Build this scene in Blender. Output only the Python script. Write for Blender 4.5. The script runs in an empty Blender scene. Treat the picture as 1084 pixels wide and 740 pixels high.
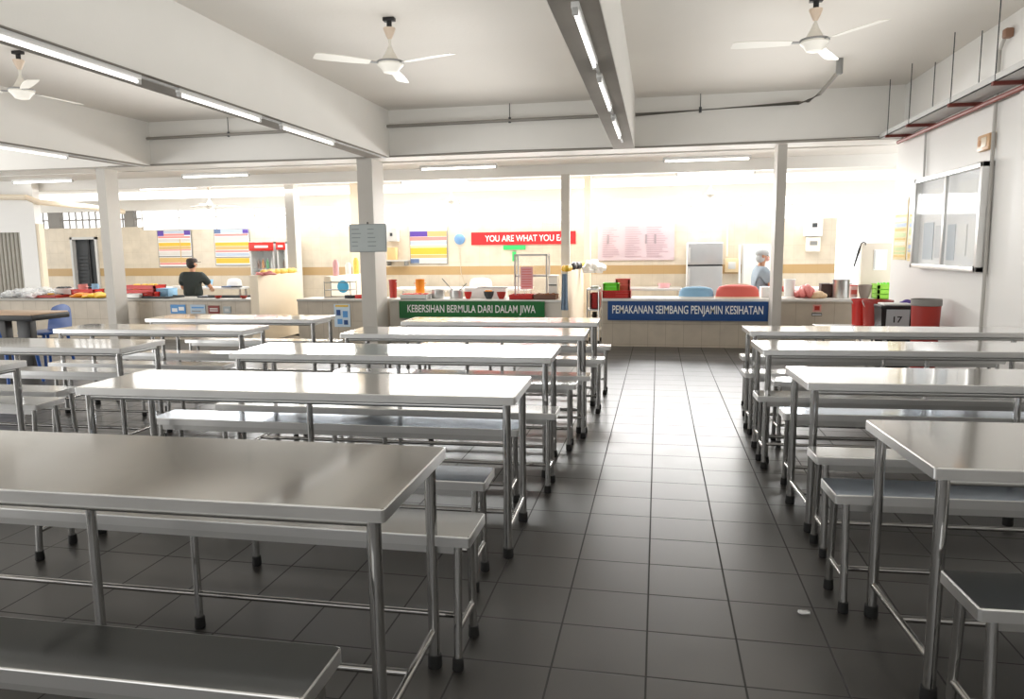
import bpy, bmesh, math, random
from mathutils import Vector, Matrix
random.seed(7)
C = bpy.context.scene.collection
R = math.radians

# ------------------------------------------------------------------ camera
F, CX, CY, H = 775., 542., 370., 1.4
VX, VY, ROLL = 697., 263., .0105
Yc = Vector(((VX-CX)/F, -(VY-CY)/F, -1.)).normalized()
Zc = Vector((math.cos(ROLL), math.sin(ROLL), 0.)).cross(Yc).normalized()
Xc = Yc.cross(Zc)
cam = bpy.data.cameras.new('camera'); camo = bpy.data.objects.new('camera', cam)
C.objects.link(camo); bpy.context.scene.camera = camo
cam.sensor_width = 36; cam.lens = 36*F/1084; cam.clip_start = .02; cam.clip_end = 200
camo.matrix_world = Matrix.Translation((0, 0, H)) @ Matrix((Xc, Yc, Zc)).to_4x4()

def at(u, v, Y):                       # point of the place at depth Y seen at pixel u, v of the photograph
    c = Vector(((u-CX)/F, -(v-CY)/F, -1.)); d = Vector((Xc.dot(c), Yc.dot(c), Zc.dot(c)))
    p = d*(Y/d.y); p.z += H; return p
def hx(u, Y, z):                       # X at depth Y and height z
    x = at(u, 300, Y).x
    v = 263+(1.4-z)*F/Y
    return at(u, v, Y).x
def atx(u, v, X):
    c = Vector(((u-CX)/F, -(v-CY)/F, -1.)); d = Vector((Xc.dot(c), Yc.dot(c), Zc.dot(c)))
    p = d*(X/d.x); p.z += H; return p

# ------------------------------------------------------------------ materials
MATS = {}
def mat(name, col, rough=.5, metal=0., var=.06, scale=6., bump=0., bscale=30., emit=None, spec=None, alpha=None, coat=0., trans=0.):
    if name in MATS: return MATS[name]
    m = bpy.data.materials.new(name); m.use_nodes = True
    nt = m.node_tree; b = nt.nodes['Principled BSDF']
    b.inputs['Roughness'].default_value = rough; b.inputs['Metallic'].default_value = metal
    if spec is not None: b.inputs['Specular IOR Level'].default_value = spec
    if coat: b.inputs['Coat Weight'].default_value = coat
    if trans: b.inputs['Transmission Weight'].default_value = trans
    g = nt.nodes.new('ShaderNodeNewGeometry')
    n = nt.nodes.new('ShaderNodeTexNoise'); n.inputs['Scale'].default_value = scale; n.inputs['Detail'].default_value = 3
    nt.links.new(g.outputs['Position'], n.inputs['Vector'])
    r = nt.nodes.new('ShaderNodeMixRGB'); r.blend_type = 'MIX'
    c = Vector(col[:3])
    r.inputs['Color1'].default_value = (*[max(0, x*(1-var)) for x in c], 1)
    r.inputs['Color2'].default_value = (*[min(1, x*(1+var)) for x in c], 1)
    nt.links.new(n.outputs['Fac'], r.inputs['Fac']); nt.links.new(r.outputs['Color'], b.inputs['Base Color'])
    if bump:
        n2 = nt.nodes.new('ShaderNodeTexNoise'); n2.inputs['Scale'].default_value = bscale; n2.inputs['Detail'].default_value = 2
        nt.links.new(g.outputs['Position'], n2.inputs['Vector'])
        bp = nt.nodes.new('ShaderNodeBump'); bp.inputs['Strength'].default_value = bump; bp.inputs['Distance'].default_value = .02
        nt.links.new(n2.outputs['Fac'], bp.inputs['Height']); nt.links.new(bp.outputs['Normal'], b.inputs['Normal'])
    if emit:
        b.inputs['Emission Color'].default_value = (*col[:3], 1); b.inputs['Emission Strength'].default_value = emit
    if alpha is not None: b.inputs['Alpha'].default_value = alpha
    MATS[name] = m; return m
def srgb(h):
    h = h.lstrip('#'); v = [int(h[i:i+2], 16)/255 for i in (0, 2, 4)]
    return tuple(x/12.92 if x <= .04045 else ((x+.055)/1.055)**2.4 for x in v)

def tile_mat(name, c1, c2, grout, w, h, off=(0, 0), mortar=.006, rough=.3, vertical=False, bands=None, rvar=.0, spec=.5, ior=None):
    m = bpy.data.materials.new(name); m.use_nodes = True
    nt = m.node_tree; b = nt.nodes['Principled BSDF']; L = nt.links.new
    g = nt.nodes.new('ShaderNodeNewGeometry'); s = nt.nodes.new('ShaderNodeSeparateXYZ'); L(g.outputs['Position'], s.inputs[0])
    cb = nt.nodes.new('ShaderNodeCombineXYZ')
    if vertical:
        ad = nt.nodes.new('ShaderNodeMath'); ad.operation = 'ADD'; L(s.outputs['X'], ad.inputs[0]); L(s.outputs['Y'], ad.inputs[1])
        L(ad.outputs[0], cb.inputs['X']); L(s.outputs['Z'], cb.inputs['Y'])
    else:
        L(s.outputs['X'], cb.inputs['X']); L(s.outputs['Y'], cb.inputs['Y'])
    mp = nt.nodes.new('ShaderNodeMapping'); mp.inputs['Location'].default_value = (-off[0]+100*w, -off[1]+100*h, 0)
    L(cb.outputs[0], mp.inputs[0])
    br = nt.nodes.new('ShaderNodeTexBrick'); br.offset = 0; br.squash = 1
    br.inputs['Scale'].default_value = 1; br.inputs['Brick Width'].default_value = w; br.inputs['Row Height'].default_value = h
    br.inputs['Mortar Size'].default_value = mortar; br.inputs['Mortar Smooth'].default_value = .3
    br.inputs['Color1'].default_value = (*c1, 1); br.inputs['Color2'].default_value = (*c2, 1); br.inputs['Mortar'].default_value = (*grout, 1)
    L(mp.outputs[0], br.inputs['Vector'])
    col = br.outputs['Color']
    n = nt.nodes.new('ShaderNodeTexNoise'); n.inputs['Scale'].default_value = 5; n.inputs['Detail'].default_value = 5
    L(g.outputs['Position'], n.inputs['Vector'])
    mx = nt.nodes.new('ShaderNodeMixRGB'); mx.blend_type = 'MULTIPLY'; mx.inputs['Fac'].default_value = .35
    L(col, mx.inputs['Color1']); L(n.outputs['Fac'], mx.inputs['Color2']); col = mx.outputs['Color']
    if bands:
        for (z0, z1, bc) in bands:
            a = nt.nodes.new('ShaderNodeMath'); a.operation = 'GREATER_THAN'; a.inputs[1].default_value = z0; L(s.outputs['Z'], a.inputs[0])
            d = nt.nodes.new('ShaderNodeMath'); d.operation = 'LESS_THAN'; d.inputs[1].default_value = z1; L(s.outputs['Z'], d.inputs[0])
            e = nt.nodes.new('ShaderNodeMath'); e.operation = 'MULTIPLY'; L(a.outputs[0], e.inputs[0]); L(d.outputs[0], e.inputs[1])
            k = nt.nodes.new('ShaderNodeMixRGB'); L(e.outputs[0], k.inputs['Fac']); L(col, k.inputs['Color1']); k.inputs['Color2'].default_value = (*bc, 1)
            col = k.outputs['Color']
    L(col, b.inputs['Base Color'])
    mr = nt.nodes.new('ShaderNodeMapRange'); mr.inputs['To Min'].default_value = rough-rvar; mr.inputs['To Max'].default_value = rough+rvar
    L(n.outputs['Fac'], mr.inputs['Value'])
    rm = nt.nodes.new('ShaderNodeMix'); L(br.outputs['Fac'], rm.inputs[0]); L(mr.outputs[0], rm.inputs[2]); rm.inputs[3].default_value = .9
    L(rm.outputs[0], b.inputs['Roughness'])
    b.inputs['Specular IOR Level'].default_value = spec
    if ior: b.inputs['IOR'].default_value = ior
    bp = nt.nodes.new('ShaderNodeBump'); bp.inputs['Strength'].default_value = .25; bp.inputs['Distance'].default_value = .003; bp.invert = True
    L(br.outputs['Fac'], bp.inputs['Height']); L(bp.outputs['Normal'], b.inputs['Normal'])
    return m

def steel(name, col, rough, wav=0., wscale=1.6, streak=.0):
    m = bpy.data.materials.new(name); m.use_nodes = True
    nt = m.node_tree; b = nt.nodes['Principled BSDF']; L = nt.links.new
    b.inputs['Metallic'].default_value = 1; b.inputs['Base Color'].default_value = (*col, 1)
    g = nt.nodes.new('ShaderNodeNewGeometry')
    n = nt.nodes.new('ShaderNodeTexNoise'); n.inputs['Scale'].default_value = 7; n.inputs['Detail'].default_value = 5
    L(g.outputs['Position'], n.inputs['Vector'])
    mr = nt.nodes.new('ShaderNodeMapRange'); mr.inputs['To Min'].default_value = rough*.75; mr.inputs['To Max'].default_value = rough*1.3
    L(n.outputs['Fac'], mr.inputs['Value']); L(mr.outputs[0], b.inputs['Roughness'])
    if wav:
        n2 = nt.nodes.new('ShaderNodeTexNoise'); n2.inputs['Scale'].default_value = wscale; n2.inputs['Detail'].default_value = 0
        L(g.outputs['Position'], n2.inputs['Vector'])
        bp = nt.nodes.new('ShaderNodeBump'); bp.inputs['Strength'].default_value = 1.; bp.inputs['Distance'].default_value = wav
        L(n2.outputs['Fac'], bp.inputs['Height']); L(bp.outputs['Normal'], b.inputs['Normal'])
    MATS[name] = m; return m

ST_TOP = steel('steel_sheet', (.48, .47, .45), .1, .013, .9)
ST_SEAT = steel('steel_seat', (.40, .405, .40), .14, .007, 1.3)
ST_SEAT_BLUEREFL = steel('steel_seat_blue_reflection', (.36, .42, .5), .12, .006, 1.3)  # blue reflection on some seats, put into the base colour
ST_TUBE = steel('steel_tube', (.47, .465, .455), .12)
ST_LIP = steel('steel_lip', (.72, .72, .715), .33)
ST_DULL = steel('steel_dull', (.62, .62, .61), .32)
RUBBER = mat('black_rubber', (.012, .012, .012), .6)
PAINT = mat('white_paint', srgb('e9e7e2'), .6, var=.03, scale=2.5, bump=.04, bscale=60)
WALLP = mat('white_wall_paint', srgb('ecebe8'), .5, var=.025, scale=1.5)
CEILP = mat('ceiling_plaster', srgb('dfdad2'), .8, var=.05, scale=.8, bump=.06, bscale=25)
BEAMB = mat('beam_bottom_grey', srgb('a39d94'), .8, var=.1, scale=4, bump=.1)  # beam undersides, a darker grey than their painted sides
CREAM = mat('cream_paint', srgb('f0e2cb'), .6, var=.03)
GREYM = mat('grey_metal', srgb('8d8d8b'), .45, .3)
LGREY = mat('light_grey', srgb('c9c9c7'), .5)
DGREY = mat('dark_grey', srgb('3c3f42'), .5)
BLACK = mat('black_plastic', (.012, .012, .013), .45)
WHITEP = mat('white_plastic', srgb('f2f2f0'), .35)
OFFW = mat('off_white_fan', srgb('e6e2d8'), .3, var=.02)
RED = mat('red_plastic', srgb('c8281e'), .35)
DRED = mat('dark_red_plastic', srgb('a52a1e'), .4)
PRED = mat('pale_red_mesh', srgb('e0675c'), .6)
BLUE = mat('blue_plastic', srgb('1c4f9a'), .35)
PBLUE = mat('pale_blue_mesh', srgb('8fbcdc'), .6)
SKY = mat('sky_blue_plastic', srgb('4fb9e6'), .4)
GREENS = mat('sign_green', srgb('0b6a2c'), .35, var=.03)
NAVY = mat('sign_navy', srgb('104482'), .3, var=.03)
BRED = mat('banner_red', srgb('ee2227'), .5, var=.03)
LIME = mat('lime_plastic', srgb('6edc1e'), .4)
GRN = mat('exit_green', srgb('3cc46a'), .4)
ORANGE = mat('orange_plastic', srgb('e8901e'), .4)
YELLOW = mat('yellow_plastic', srgb('f2c53a'), .4)
TAN = mat('tan_band', srgb('d9bb8c'), .4)
BROWN = mat('brown_food', srgb('8a5a38'), .6, var=.3, scale=40)
PINK = mat('pink_paper', srgb('f0b9bd'), .6)
PURPLE = mat('purple_print', srgb('5a3f9c'), .5)
TUBEW = mat('unlit_tube_glow', (1., .98, .95), .25, emit=1.6)  # hall tubes are off; glow added so they look white
TUBEON = mat('lit_tube', (1., .97, .92), .3, emit=4)
PAPER = mat('white_paper', srgb('f4f4f2'), .6, var=.02)
CGLASS = mat('clear_glass', (.9, .95, .95), .03, alpha=.07, spec=.5)
FILM = mat('clear_plastic_film', (.93, .95, .97), .12, alpha=.45, bump=.6, bscale=14)
SKIN = mat('skin', srgb('c28f70'), .55, var=.05)
HAIR = mat('dark_hair', (.012, .01, .009), .6)
SHIRTB = mat('black_cotton', srgb('2b3331'), .85, var=.1, scale=20)
SHIRTG = mat('blue_grey_cotton', srgb('8f9ba6'), .85, var=.08, scale=20)
DENIM = mat('denim', srgb('7d93b5'), .85, var=.1, scale=30)
CAPG = mat('pale_grey_cap', srgb('b9bdbf'), .85)
GOLD = mat('gold_food', srgb('e6c25a'), .6, var=.25, scale=30)

# ------------------------------------------------------------------ mesh builder
class MB:
    def __init__(s): s.bm = bmesh.new(); s.mats = []; s.cur = 0
    def m(s, material):
        if material not in s.mats: s.mats.append(material)
        s.cur = s.mats.index(material); return s
    def _set(s, fs):
        for f in fs: f.material_index = s.cur
    def box(s, x0, x1, y0, y1, z0, z1, bev=0., seg=2):
        t = bmesh.new(); bmesh.ops.create_cube(t, size=1)
        for v in t.verts: v.co = Vector(((x0+x1)/2+v.co.x*(x1-x0), (y0+y1)/2+v.co.y*(y1-y0), (z0+z1)/2+v.co.z*(z1-z0)))
        if bev: bmesh.ops.bevel(t, geom=t.edges[:], offset=bev, segments=seg, affect='EDGES', profile=.5)
        return s.merge(t)
    def merge(s, t, M=None):
        if M is not None: bmesh.ops.transform(t, matrix=M, verts=t.verts)
        mp = [s.bm.verts.new(v.co) for v in t.verts]; t.verts.index_update()
        for f in t.faces:
            try: nf = s.bm.faces.new([mp[v.index] for v in f.verts]); nf.material_index = s.cur
            except ValueError: pass
        t.free(); return s
    def tube(s, a, b, r, r2=None, n=12, caps=True):
        a, b = Vector(a), Vector(b); r2 = r if r2 is None else r2
        d = (b-a).normalized(); q = d.to_track_quat('Z', 'Y').to_matrix()
        A, B = [], []
        for i in range(n):
            w = q @ Vector((math.cos(2*math.pi*i/n), math.sin(2*math.pi*i/n), 0))
            A.append(s.bm.verts.new(a+w*r)); B.append(s.bm.verts.new(b+w*r2))
        fs = [s.bm.faces.new((A[i], A[(i+1) % n], B[(i+1) % n], B[i])) for i in range(n)]
        if caps: fs += [s.bm.faces.new(A[::-1]), s.bm.faces.new(B)]
        s._set(fs); return s
    def path(s, pts, r, n=10):
        pts = [Vector(p) for p in pts]
        rings = []
        for i, p in enumerate(pts):
            d = (pts[min(i+1, len(pts)-1)]-pts[max(i-1, 0)]).normalized(); q = d.to_track_quat('Z', 'Y').to_matrix()
            rings.append([s.bm.verts.new(p+q @ Vector((math.cos(2*math.pi*k/n)*r, math.sin(2*math.pi*k/n)*r, 0))) for k in range(n)])
        fs = []
        for a, b in zip(rings, rings[1:]):
            o = min(range(n), key=lambda k: (a[0].co-b[k].co).length)
            fs += [s.bm.faces.new((a[k], a[(k+1) % n], b[(k+1+o) % n], b[(k+o) % n])) for k in range(n)]
        fs += [s.bm.faces.new(rings[0][::-1]), s.bm.faces.new(rings[-1])]
        s._set(fs); return s
    def lathe(s, prof, c=(0, 0, 0), n=24, sx=1., sy=1., axis='Z'):
        c = Vector(c); rings = []
        for (r, z) in prof:
            ring = []
            for k in range(n):
                a = 2*math.pi*k/n; p = Vector((math.cos(a)*r*sx, math.sin(a)*r*sy, z))
                if axis == 'Y': p = Vector((p.x, -p.z, p.y))
                if axis == 'X': p = Vector((p.z, p.x, p.y))
                ring.append(s.bm.verts.new(c+p))
            rings.append(ring)
        fs = []
        for a, b in zip(rings, rings[1:]):
            fs += [s.bm.faces.new((a[k], a[(k+1) % n], b[(k+1) % n], b[k])) for k in range(n)]
        if prof[0][0] > 1e-4: fs.append(s.bm.faces.new(rings[0][::-1]))
        if prof[-1][0] > 1e-4: fs.append(s.bm.faces.new(rings[-1]))
        s._set(fs); return s
    def prism(s, poly, axis, t0, t1):
        f = {'X': lambda a, b, t: (t, a, b), 'Y': lambda a, b, t: (a, t, b), 'Z': lambda a, b, t: (a, b, t)}[axis]
        A = [s.bm.verts.new(f(a, b, t0)) for a, b in poly]; B = [s.bm.verts.new(f(a, b, t1)) for a, b in poly]; n = len(poly)
        fs = [s.bm.faces.new((A[i], A[(i+1) % n], B[(i+1) % n], B[i])) for i in range(n)] + [s.bm.faces.new(A[::-1]), s.bm.faces.new(B)]
        s._set(fs); return s
    def ball(s, c, rx, ry=None, rz=None, u=16, v=10, M=None):
        t = bmesh.new(); bmesh.ops.create_uvsphere(t, u_segments=u, v_segments=v, radius=1)
        ry = ry or rx; rz = rz or rx
        for w in t.verts: w.co = Vector((w.co.x*rx, w.co.y*ry, w.co.z*rz))
        if M is not None: bmesh.ops.transform(t, matrix=M, verts=t.verts)
        bmesh.ops.translate(t, vec=Vector(c), verts=t.verts)
        return s.merge(t)
    def build(s, name, material=None, parent=None, smooth=True, ang=35, weld=True):
        me = bpy.data.meshes.new(name)
        if weld: bmesh.ops.remove_doubles(s.bm, verts=s.bm.verts, dist=1e-5)
        bmesh.ops.recalc_face_normals(s.bm, faces=s.bm.faces)
        s.bm.to_mesh(me); s.bm.free()
        if s.mats:
            for k in s.mats: me.materials.append(k)
        else: me.materials.append(material)
        if smooth:
            me.polygons.foreach_set('use_smooth', [True]*len(me.polygons)); me.set_sharp_from_angle(angle=R(ang))
        o = bpy.data.objects.new(name, me); C.objects.link(o)
        if parent: o.parent = parent
        return o

def tag(o, label, cat, group=None, kind=None):
    o['label'] = label; o['category'] = cat
    if group: o['group'] = group
    if kind: o['kind'] = kind
    return o
def thing(name, label, cat, loc=(0, 0, 0), rz=0., group=None):
    o = bpy.data.objects.new(name, None); o.empty_display_size = .1; C.objects.link(o)
    o.location = loc; o.rotation_euler = (0, 0, rz); return tag(o, label, cat, group)
def struct(name, mb, m=None, smooth=False):
    o = mb.build(name, m, None, smooth); o['kind'] = 'structure'; return o
def dup(root, loc, rz, label, group=None):
    r = root.copy(); C.objects.link(r); r.location = loc; r.rotation_euler = (0, 0, rz); r['label'] = label
    if group: r['group'] = group
    for ch in list(root.children):
        c = ch.copy(); C.objects.link(c); c.parent = r
        for g in ch.children:
            d = g.copy(); C.objects.link(d); d.parent = c
    return r
def text(name, s, w, h, material, parent, loc, rot, ext=.002, bold=.0, shear=0.):
    cu = bpy.data.curves.new(name, 'FONT'); cu.body = s; cu.align_x = 'CENTER'; cu.align_y = 'CENTER'; cu.size = 1; cu.extrude = 0; cu.offset = bold; cu.shear = shear
    t = bpy.data.objects.new(name, cu); C.objects.link(t)
    dg = bpy.context.evaluated_depsgraph_get(); me = bpy.data.meshes.new_from_object(t.evaluated_get(dg))
    C.objects.unlink(t); bpy.data.objects.remove(t)
    xs = [v.co.x for v in me.vertices]; ys = [v.co.y for v in me.vertices]
    cx, cy = (min(xs)+max(xs))/2, (min(ys)+max(ys))/2; sx, sy = w/(max(xs)-min(xs)), h/(max(ys)-min(ys))
    for v in me.vertices: v.co = Vector(((v.co.x-cx)*sx, (v.co.y-cy)*sy, 0))
    me.materials.clear(); me.materials.append(material)
    o = bpy.data.objects.new(name, me); C.objects.link(o); o.parent = parent; o.location = loc; o.rotation_euler = rot
    return o

# ------------------------------------------------------------------ setting
FLOOR = tile_mat('floor_tiles', (.040, .038, .035), (.05, .047, .043), (.016, .015, .014), .316, .296, (-.018, 2.288), .004, .32, rvar=.05, spec=.5, ior=1.85)
KFL = tile_mat('kitchen_floor_tiles', (.5, .47, .42), (.53, .5, .45), (.35, .33, .3), .3, .3)
BANDC = srgb('b89a6c')
KWALL = tile_mat('kitchen_wall_tiles', srgb('e6dac6'), srgb('e4d8c3'), srgb('ddd0ba'), .2, .25, (0, .93), .004, .3, True, [(.945, 1.105, BANDC)])
CWALL = tile_mat('counter_front_tiles', srgb('cfc3b1'), srgb('d2c6b4'), srgb('b8ac9a'), .25, .3, (0, .03), .004, .3, True)
struct('floor', MB().box(-14, 3.1, -3, 11.35, -.1, 0), FLOOR)
struct('floor_kitchen', MB().box(-14, 6, 11.35, 13.7, -.4, -.3), KFL)
struct('ground', MB().box(-40, 40, 13.7, 60, -.5, -.35), mat('pale_ground', (.75, .73, .7), .8))
struct('ceiling', MB().box(-14, 3.3, -3, 10.6, 3.36, 3.5), CEILP)
struct('ceiling_kitchen', MB().box(-14, 6, 10.6, 14, 2.7, 2.85), mat('kitchen_ceiling', srgb('e6e3dd'), .7))
struct('wall_right', MB().box(2.95, 3.15, -3, 10.3, 0, 3.36).box(2.9, 2.96, -3, 6.95, 0, 3.36), WALLP)
struct('wall_behind', MB().box(-14, 3.15, -3.2, -3, 0, 1.3).box(-14, 3.15, -3.2, -3, 2.7, 3.36).box(-14, -13, -3.2, -3, .9, 2.7).box(-5, -4.6, -3.2, -3, .9, 2.7).box(2.5, 3.15, -3.2, -3, .9, 2.7), PAINT)
# beams of the hall
def beam(n, x0, x1):
    b = MB(); b.m(PAINT).box(x0, x1, -3, 10.1, 2.722, 3.36); b.m(BEAMB).box(x0+.004, x1-.004, -3, 10.098, 2.718, 2.724)
    struct('trim_%d' % n, b)
beam(1, -4.08, -3.75); beam(2, -.61, -.33); beam(3, -7.9, -7.56)
struct('trim_4', MB().box(-14, 3.15, 10.1, 10.6, 2.715, 3.36), PAINT)
struct('trim_5', MB().box(-14, 6, 11.5, 11.65, 2.53, 2.7), PAINT)
struct('trim_6', MB().box(-14, 6, 13.5, 13.7, 2.28, 2.5), PAINT)
struct('trim_7', MB().box(-14, 3.15, 10.09, 10.1, 2.715, 2.735), mat('beam_edge', srgb('a9a49b'), .7))
# kitchen back wall, with the doorway opening on the left
xd0, xd1 = hx(77, 13.5, 1.2), hx(105, 13.5, 1.2); zd = at(90, 251, 13.5).z
xc = hx(148, 13.5, 1.6)
w = MB(); zt = 1.95
w.box(-14, xd0, 13.5, 13.65, -.3, zt).box(xd1, xc, 13.5, 13.65, -.3, zt).box(xd0, xd1, 13.5, 13.65, zd, zt)
w.box(xc, 2.98, 13.5, 13.65, -.3, 1.885)
struct('wall_back', w, KWALL)
d = MB(); d.m(LGREY).box(xd0, xd0+.05, 13.46, 13.6, -.3, zd).box(xd1-.05, xd1, 13.46, 13.6, -.3, zd).box(xd0, xd1, 13.46, 13.6, zd-.05, zd)
d.m(DGREY).box(xd0+.05, xd1-.05, 13.56, 13.6, -.3, zd-.05)
for k in range(22): d.box(xd0+.07, xd1-.3, 13.54, 13.57, -.2+k*.075, -.145+k*.075)
d.m(BLACK).box(xd1-.28, xd1-.24, 13.53, 13.57, -.3, zd-.05)
struct('door_1', d)
# window grilles above the back wall
g = MB()
x = -13.5
while x < xc: g.box(x, x+.025, 13.56, 13.58, zt, 2.3); x += .16
g.box(-14, xc, 13.55, 13.59, 2.1, 2.13); g.box(hx(48, 13.5, 2.1), hx(61, 13.5, 2.1), 13.54, 13.6, zt, 2.3)
g.box(hx(129, 13.5, 2.1), hx(139, 13.5, 2.1), 13.54, 13.6, zt, 2.3)
struct('window_1', g, mat('grey_grille', srgb('8a8782'), .5))
g = MB(); x = xc
while x < 2.9: g.box(x, x+.015, 13.6, 13.615, 1.885, 2.3); x += .85
g.box(xc, 2.95, 13.595, 13.62, 2.12, 2.135)
for k in range(40):
    xx = -7.9+k*.17
    if -7.9 < xx < -1.1 and not -6.2 < xx < -3.3: g.box(xx, xx+.1, 13.55, 13.6, 1.885, 1.925)
struct('window_2', g, mat('pale_window_bars', srgb('cfcac2'), .5))
# left nearer wall with the roller shutter and duct
xl = hx(37, 11.3, 1.8); zl = at(20, 246, 11.3).z
struct('wall_left', MB().box(-14, xl, 11.3, 11.45, zl, 2.7).box(hx(25, 11.3, 1.), xl, 11.3, 11.45, -.3, zl), WALLP)
struct('wall_left_return', MB().box(xl, xl+.06, 11.31, 11.42, -.3, 1.95), CREAM)
s = MB()
xs0, xs1 = -14, hx(25, 11.3, 1.)
x = xs0
while x < xs1: s.tube((x, 11.38, 0), (x, 11.38, zl), .035, n=8); x += .085
struct('door_2', s, mat('shutter_grey', srgb('aaa69d'), .5), True)
# low partitions between the stalls
def partition(n, u0, u1, Y0, Y1, z1, m=PAINT):
    x0, x1 = hx(u0, Y0, .9), hx(u1, Y0, .9)
    struct('wall_partition_%d' % n, MB().box(x0, x1, Y0, Y1, 0, z1), m); return x0, x1
W1 = partition(1, 264.5, 273, 10.45, 11.9, 1.05, CREAM)
W2 = partition(2, 343, 350, 11.25, 12.6, 1.0, CREAM)
W3 = partition(3, 594.5, 601, 10.55, 12.9, 1.08, CREAM)
# low side partition at the right beyond the hall wall
zp = at(930, 257, 11.3).z
struct('wall_partition_4', MB().box(hx(911, 11.3, 1.), 3.5, 11.3, 11.42, -.3, zp), mat('partition_cream', srgb('e2d8c8'), .6))

# ------------------------------------------------------------------ pillars
def pillar(label, x0, x1, y0, y1, z1, m=PAINT):
    o = MB().box(x0, x1, y0, y1, 0, z1).build('pillar', m, None, False); return tag(o, label, 'pillar')
PIL = mat('pillar_paint', srgb('c9c5be'), .6, var=.03)
pillar('white square pillar at the far left behind steel table rows', -8.59, -8.44, 10.16, 10.44, 2.72, PIL)
pillar('thick white pillar carrying the small grey notice board', -4.28, -4.05, 10.16, 10.6, 2.72, PIL)
pillar('slim white pillar at the right end of the navy sign', 1.495, 1.61, 10.2, 10.5, 2.72, PIL)
pillar('grey-fronted pillar rising behind the low cream partition with yellow packets', hx(303.4, 11.9, 1.6), hx(312.6, 11.9, 1.6), 11.9, 12.1, 2.7, PIL)
PILB = mat('pillar_pale_grey', srgb('d6d0c6'), .6, var=.03)  # even pale grey of the slim pillar by the banner
pillar('slim grey pillar crossing the right end of the red banner', hx(594, 11.4, 1.6), hx(602.8, 11.4, 1.6), 11.4, 11.52, 2.54, PILB)
pillar('slim cream pillar just right of the red banner', hx(617.3, 12.8, 1.6), hx(624.3, 12.8, 1.6), 12.92, 13.05, 2.7, CREAM)
pillar('cream pillar half hidden behind the thick pillar with notice board', hx(372, 13.2, 1.6), hx(384, 13.2, 1.6), 13.2, 13.35, 2.7, CREAM)

# ------------------------------------------------------------------ steel tables and benches
LEG_CACHE = {}
def leg_mesh(key, fn):
    if key not in LEG_CACHE: LEG_CACHE[key] = fn()
    return LEG_CACHE[key]
def child(name, me, parent, loc=(0, 0, 0)):
    o = bpy.data.objects.new(name, me); C.objects.link(o); o.parent = parent; o.location = loc; return o
def strip(o):
    me = o.data; bpy.data.objects.remove(o); return me

def sheet(L, W, z1, lip, m, parent, name):
    b = MB(); t = bmesh.new(); r = .012
    # folded sheet: flat top, rounded corners, turned down lip
    pts = []
    for cx, cy, a0 in ((L/2-r, W/2-r, 0), (-L/2+r, W/2-r, 90), (-L/2+r, -W/2+r, 180), (L/2-r, -W/2+r, 270)):
        for k in range(5):
            a = R(a0+22.5*k); pts.append((cx+r*math.cos(a), cy+r*math.sin(a)))
    e = .004
    def ring(off, z): return [t.verts.new((x-math.copysign(off, x), y-math.copysign(off, y), z)) for x, y in pts]
    rs = [ring(e, z1), ring(e*.3, z1-e*.3), ring(0, z1-e), ring(0, z1-lip), ring(.004, z1-lip), ring(.004, z1-.008)]
    n = len(pts)
    t.faces.new(rs[0])
    for a, c in zip(rs, rs[1:]):
        for k in range(n): t.faces.new((a[k], c[k], c[(k+1) % n], a[(k+1) % n]))
    t.faces.new(rs[-1][::-1])
    b.merge(t); o = b.build(name, m, parent, ang=14, weld=False)
    o.data.materials.append(ST_LIP)
    for p in o.data.polygons:
        if p.normal.z < .95: p.material_index = 1
    return o

HT, HB = .757, .47
def table(x0, x1, yc, W, rz, label, side):
    """x0..x1 span of the sheet top; yc centre depth at the aisle end"""
    L = x1-x0; xa = x1 if side == 'L' else x0
    xm = (x0+x1)/2; ym = yc+(xm-xa)*math.sin(rz)
    t = thing('canteen_table', label, 'table', (xm, ym, 0), rz, 'stainless steel canteen tables')
    sheet(L, W, HT, .036, ST_TOP, t, 'tabletop')
    ix, iy = L/2-.045, W/2-.045; r = .019
    f = MB()
    for s in (-1, 1): f.tube((-ix, s*iy, HT-.052), (ix, s*iy, HT-.052), .0125); f.tube((s*ix, -iy, HT-.052), (s*ix, iy, HT-.052), .0125)
    f.build('apron_frame', ST_DULL, t)
    leg = leg_mesh('tl', lambda: strip(MB().tube((0, 0, .02), (0, 0, HT-.012), r, n=16).build('leg', ST_TUBE)))
    foot = leg_mesh('tf', lambda: strip(MB().lathe([(.023, 0), (.025, .006), (.0235, .045), (.019, .047)], n=16).build('rubber_foot', RUBBER)))
    for sx in (-1, 1):
        for sy in (-1, 1):
            l = child('leg', leg, t, (sx*ix, sy*iy, 0)); child('rubber_foot', foot, l)
    l = child('leg', leg_mesh('tm', lambda: strip(MB().tube((0, 0, .02), (0, 0, HT-.012), .0155, n=14).build('leg', ST_TUBE))), t); child('rubber_foot', foot, l)
    f = MB().tube((0, -iy, HT-.052), (0, iy, HT-.052), .0125).build('apron_bar', ST_DULL, t)
    for sx in (-1, 1): MB().tube((sx*ix, -iy, .13), (sx*ix, iy, .13), .0125).build('stretcher', ST_TUBE, t)
    MB().tube((-ix, 0, .13), (ix, 0, .13), .0125).build('long_rail', ST_TUBE, t)
    return t
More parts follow.
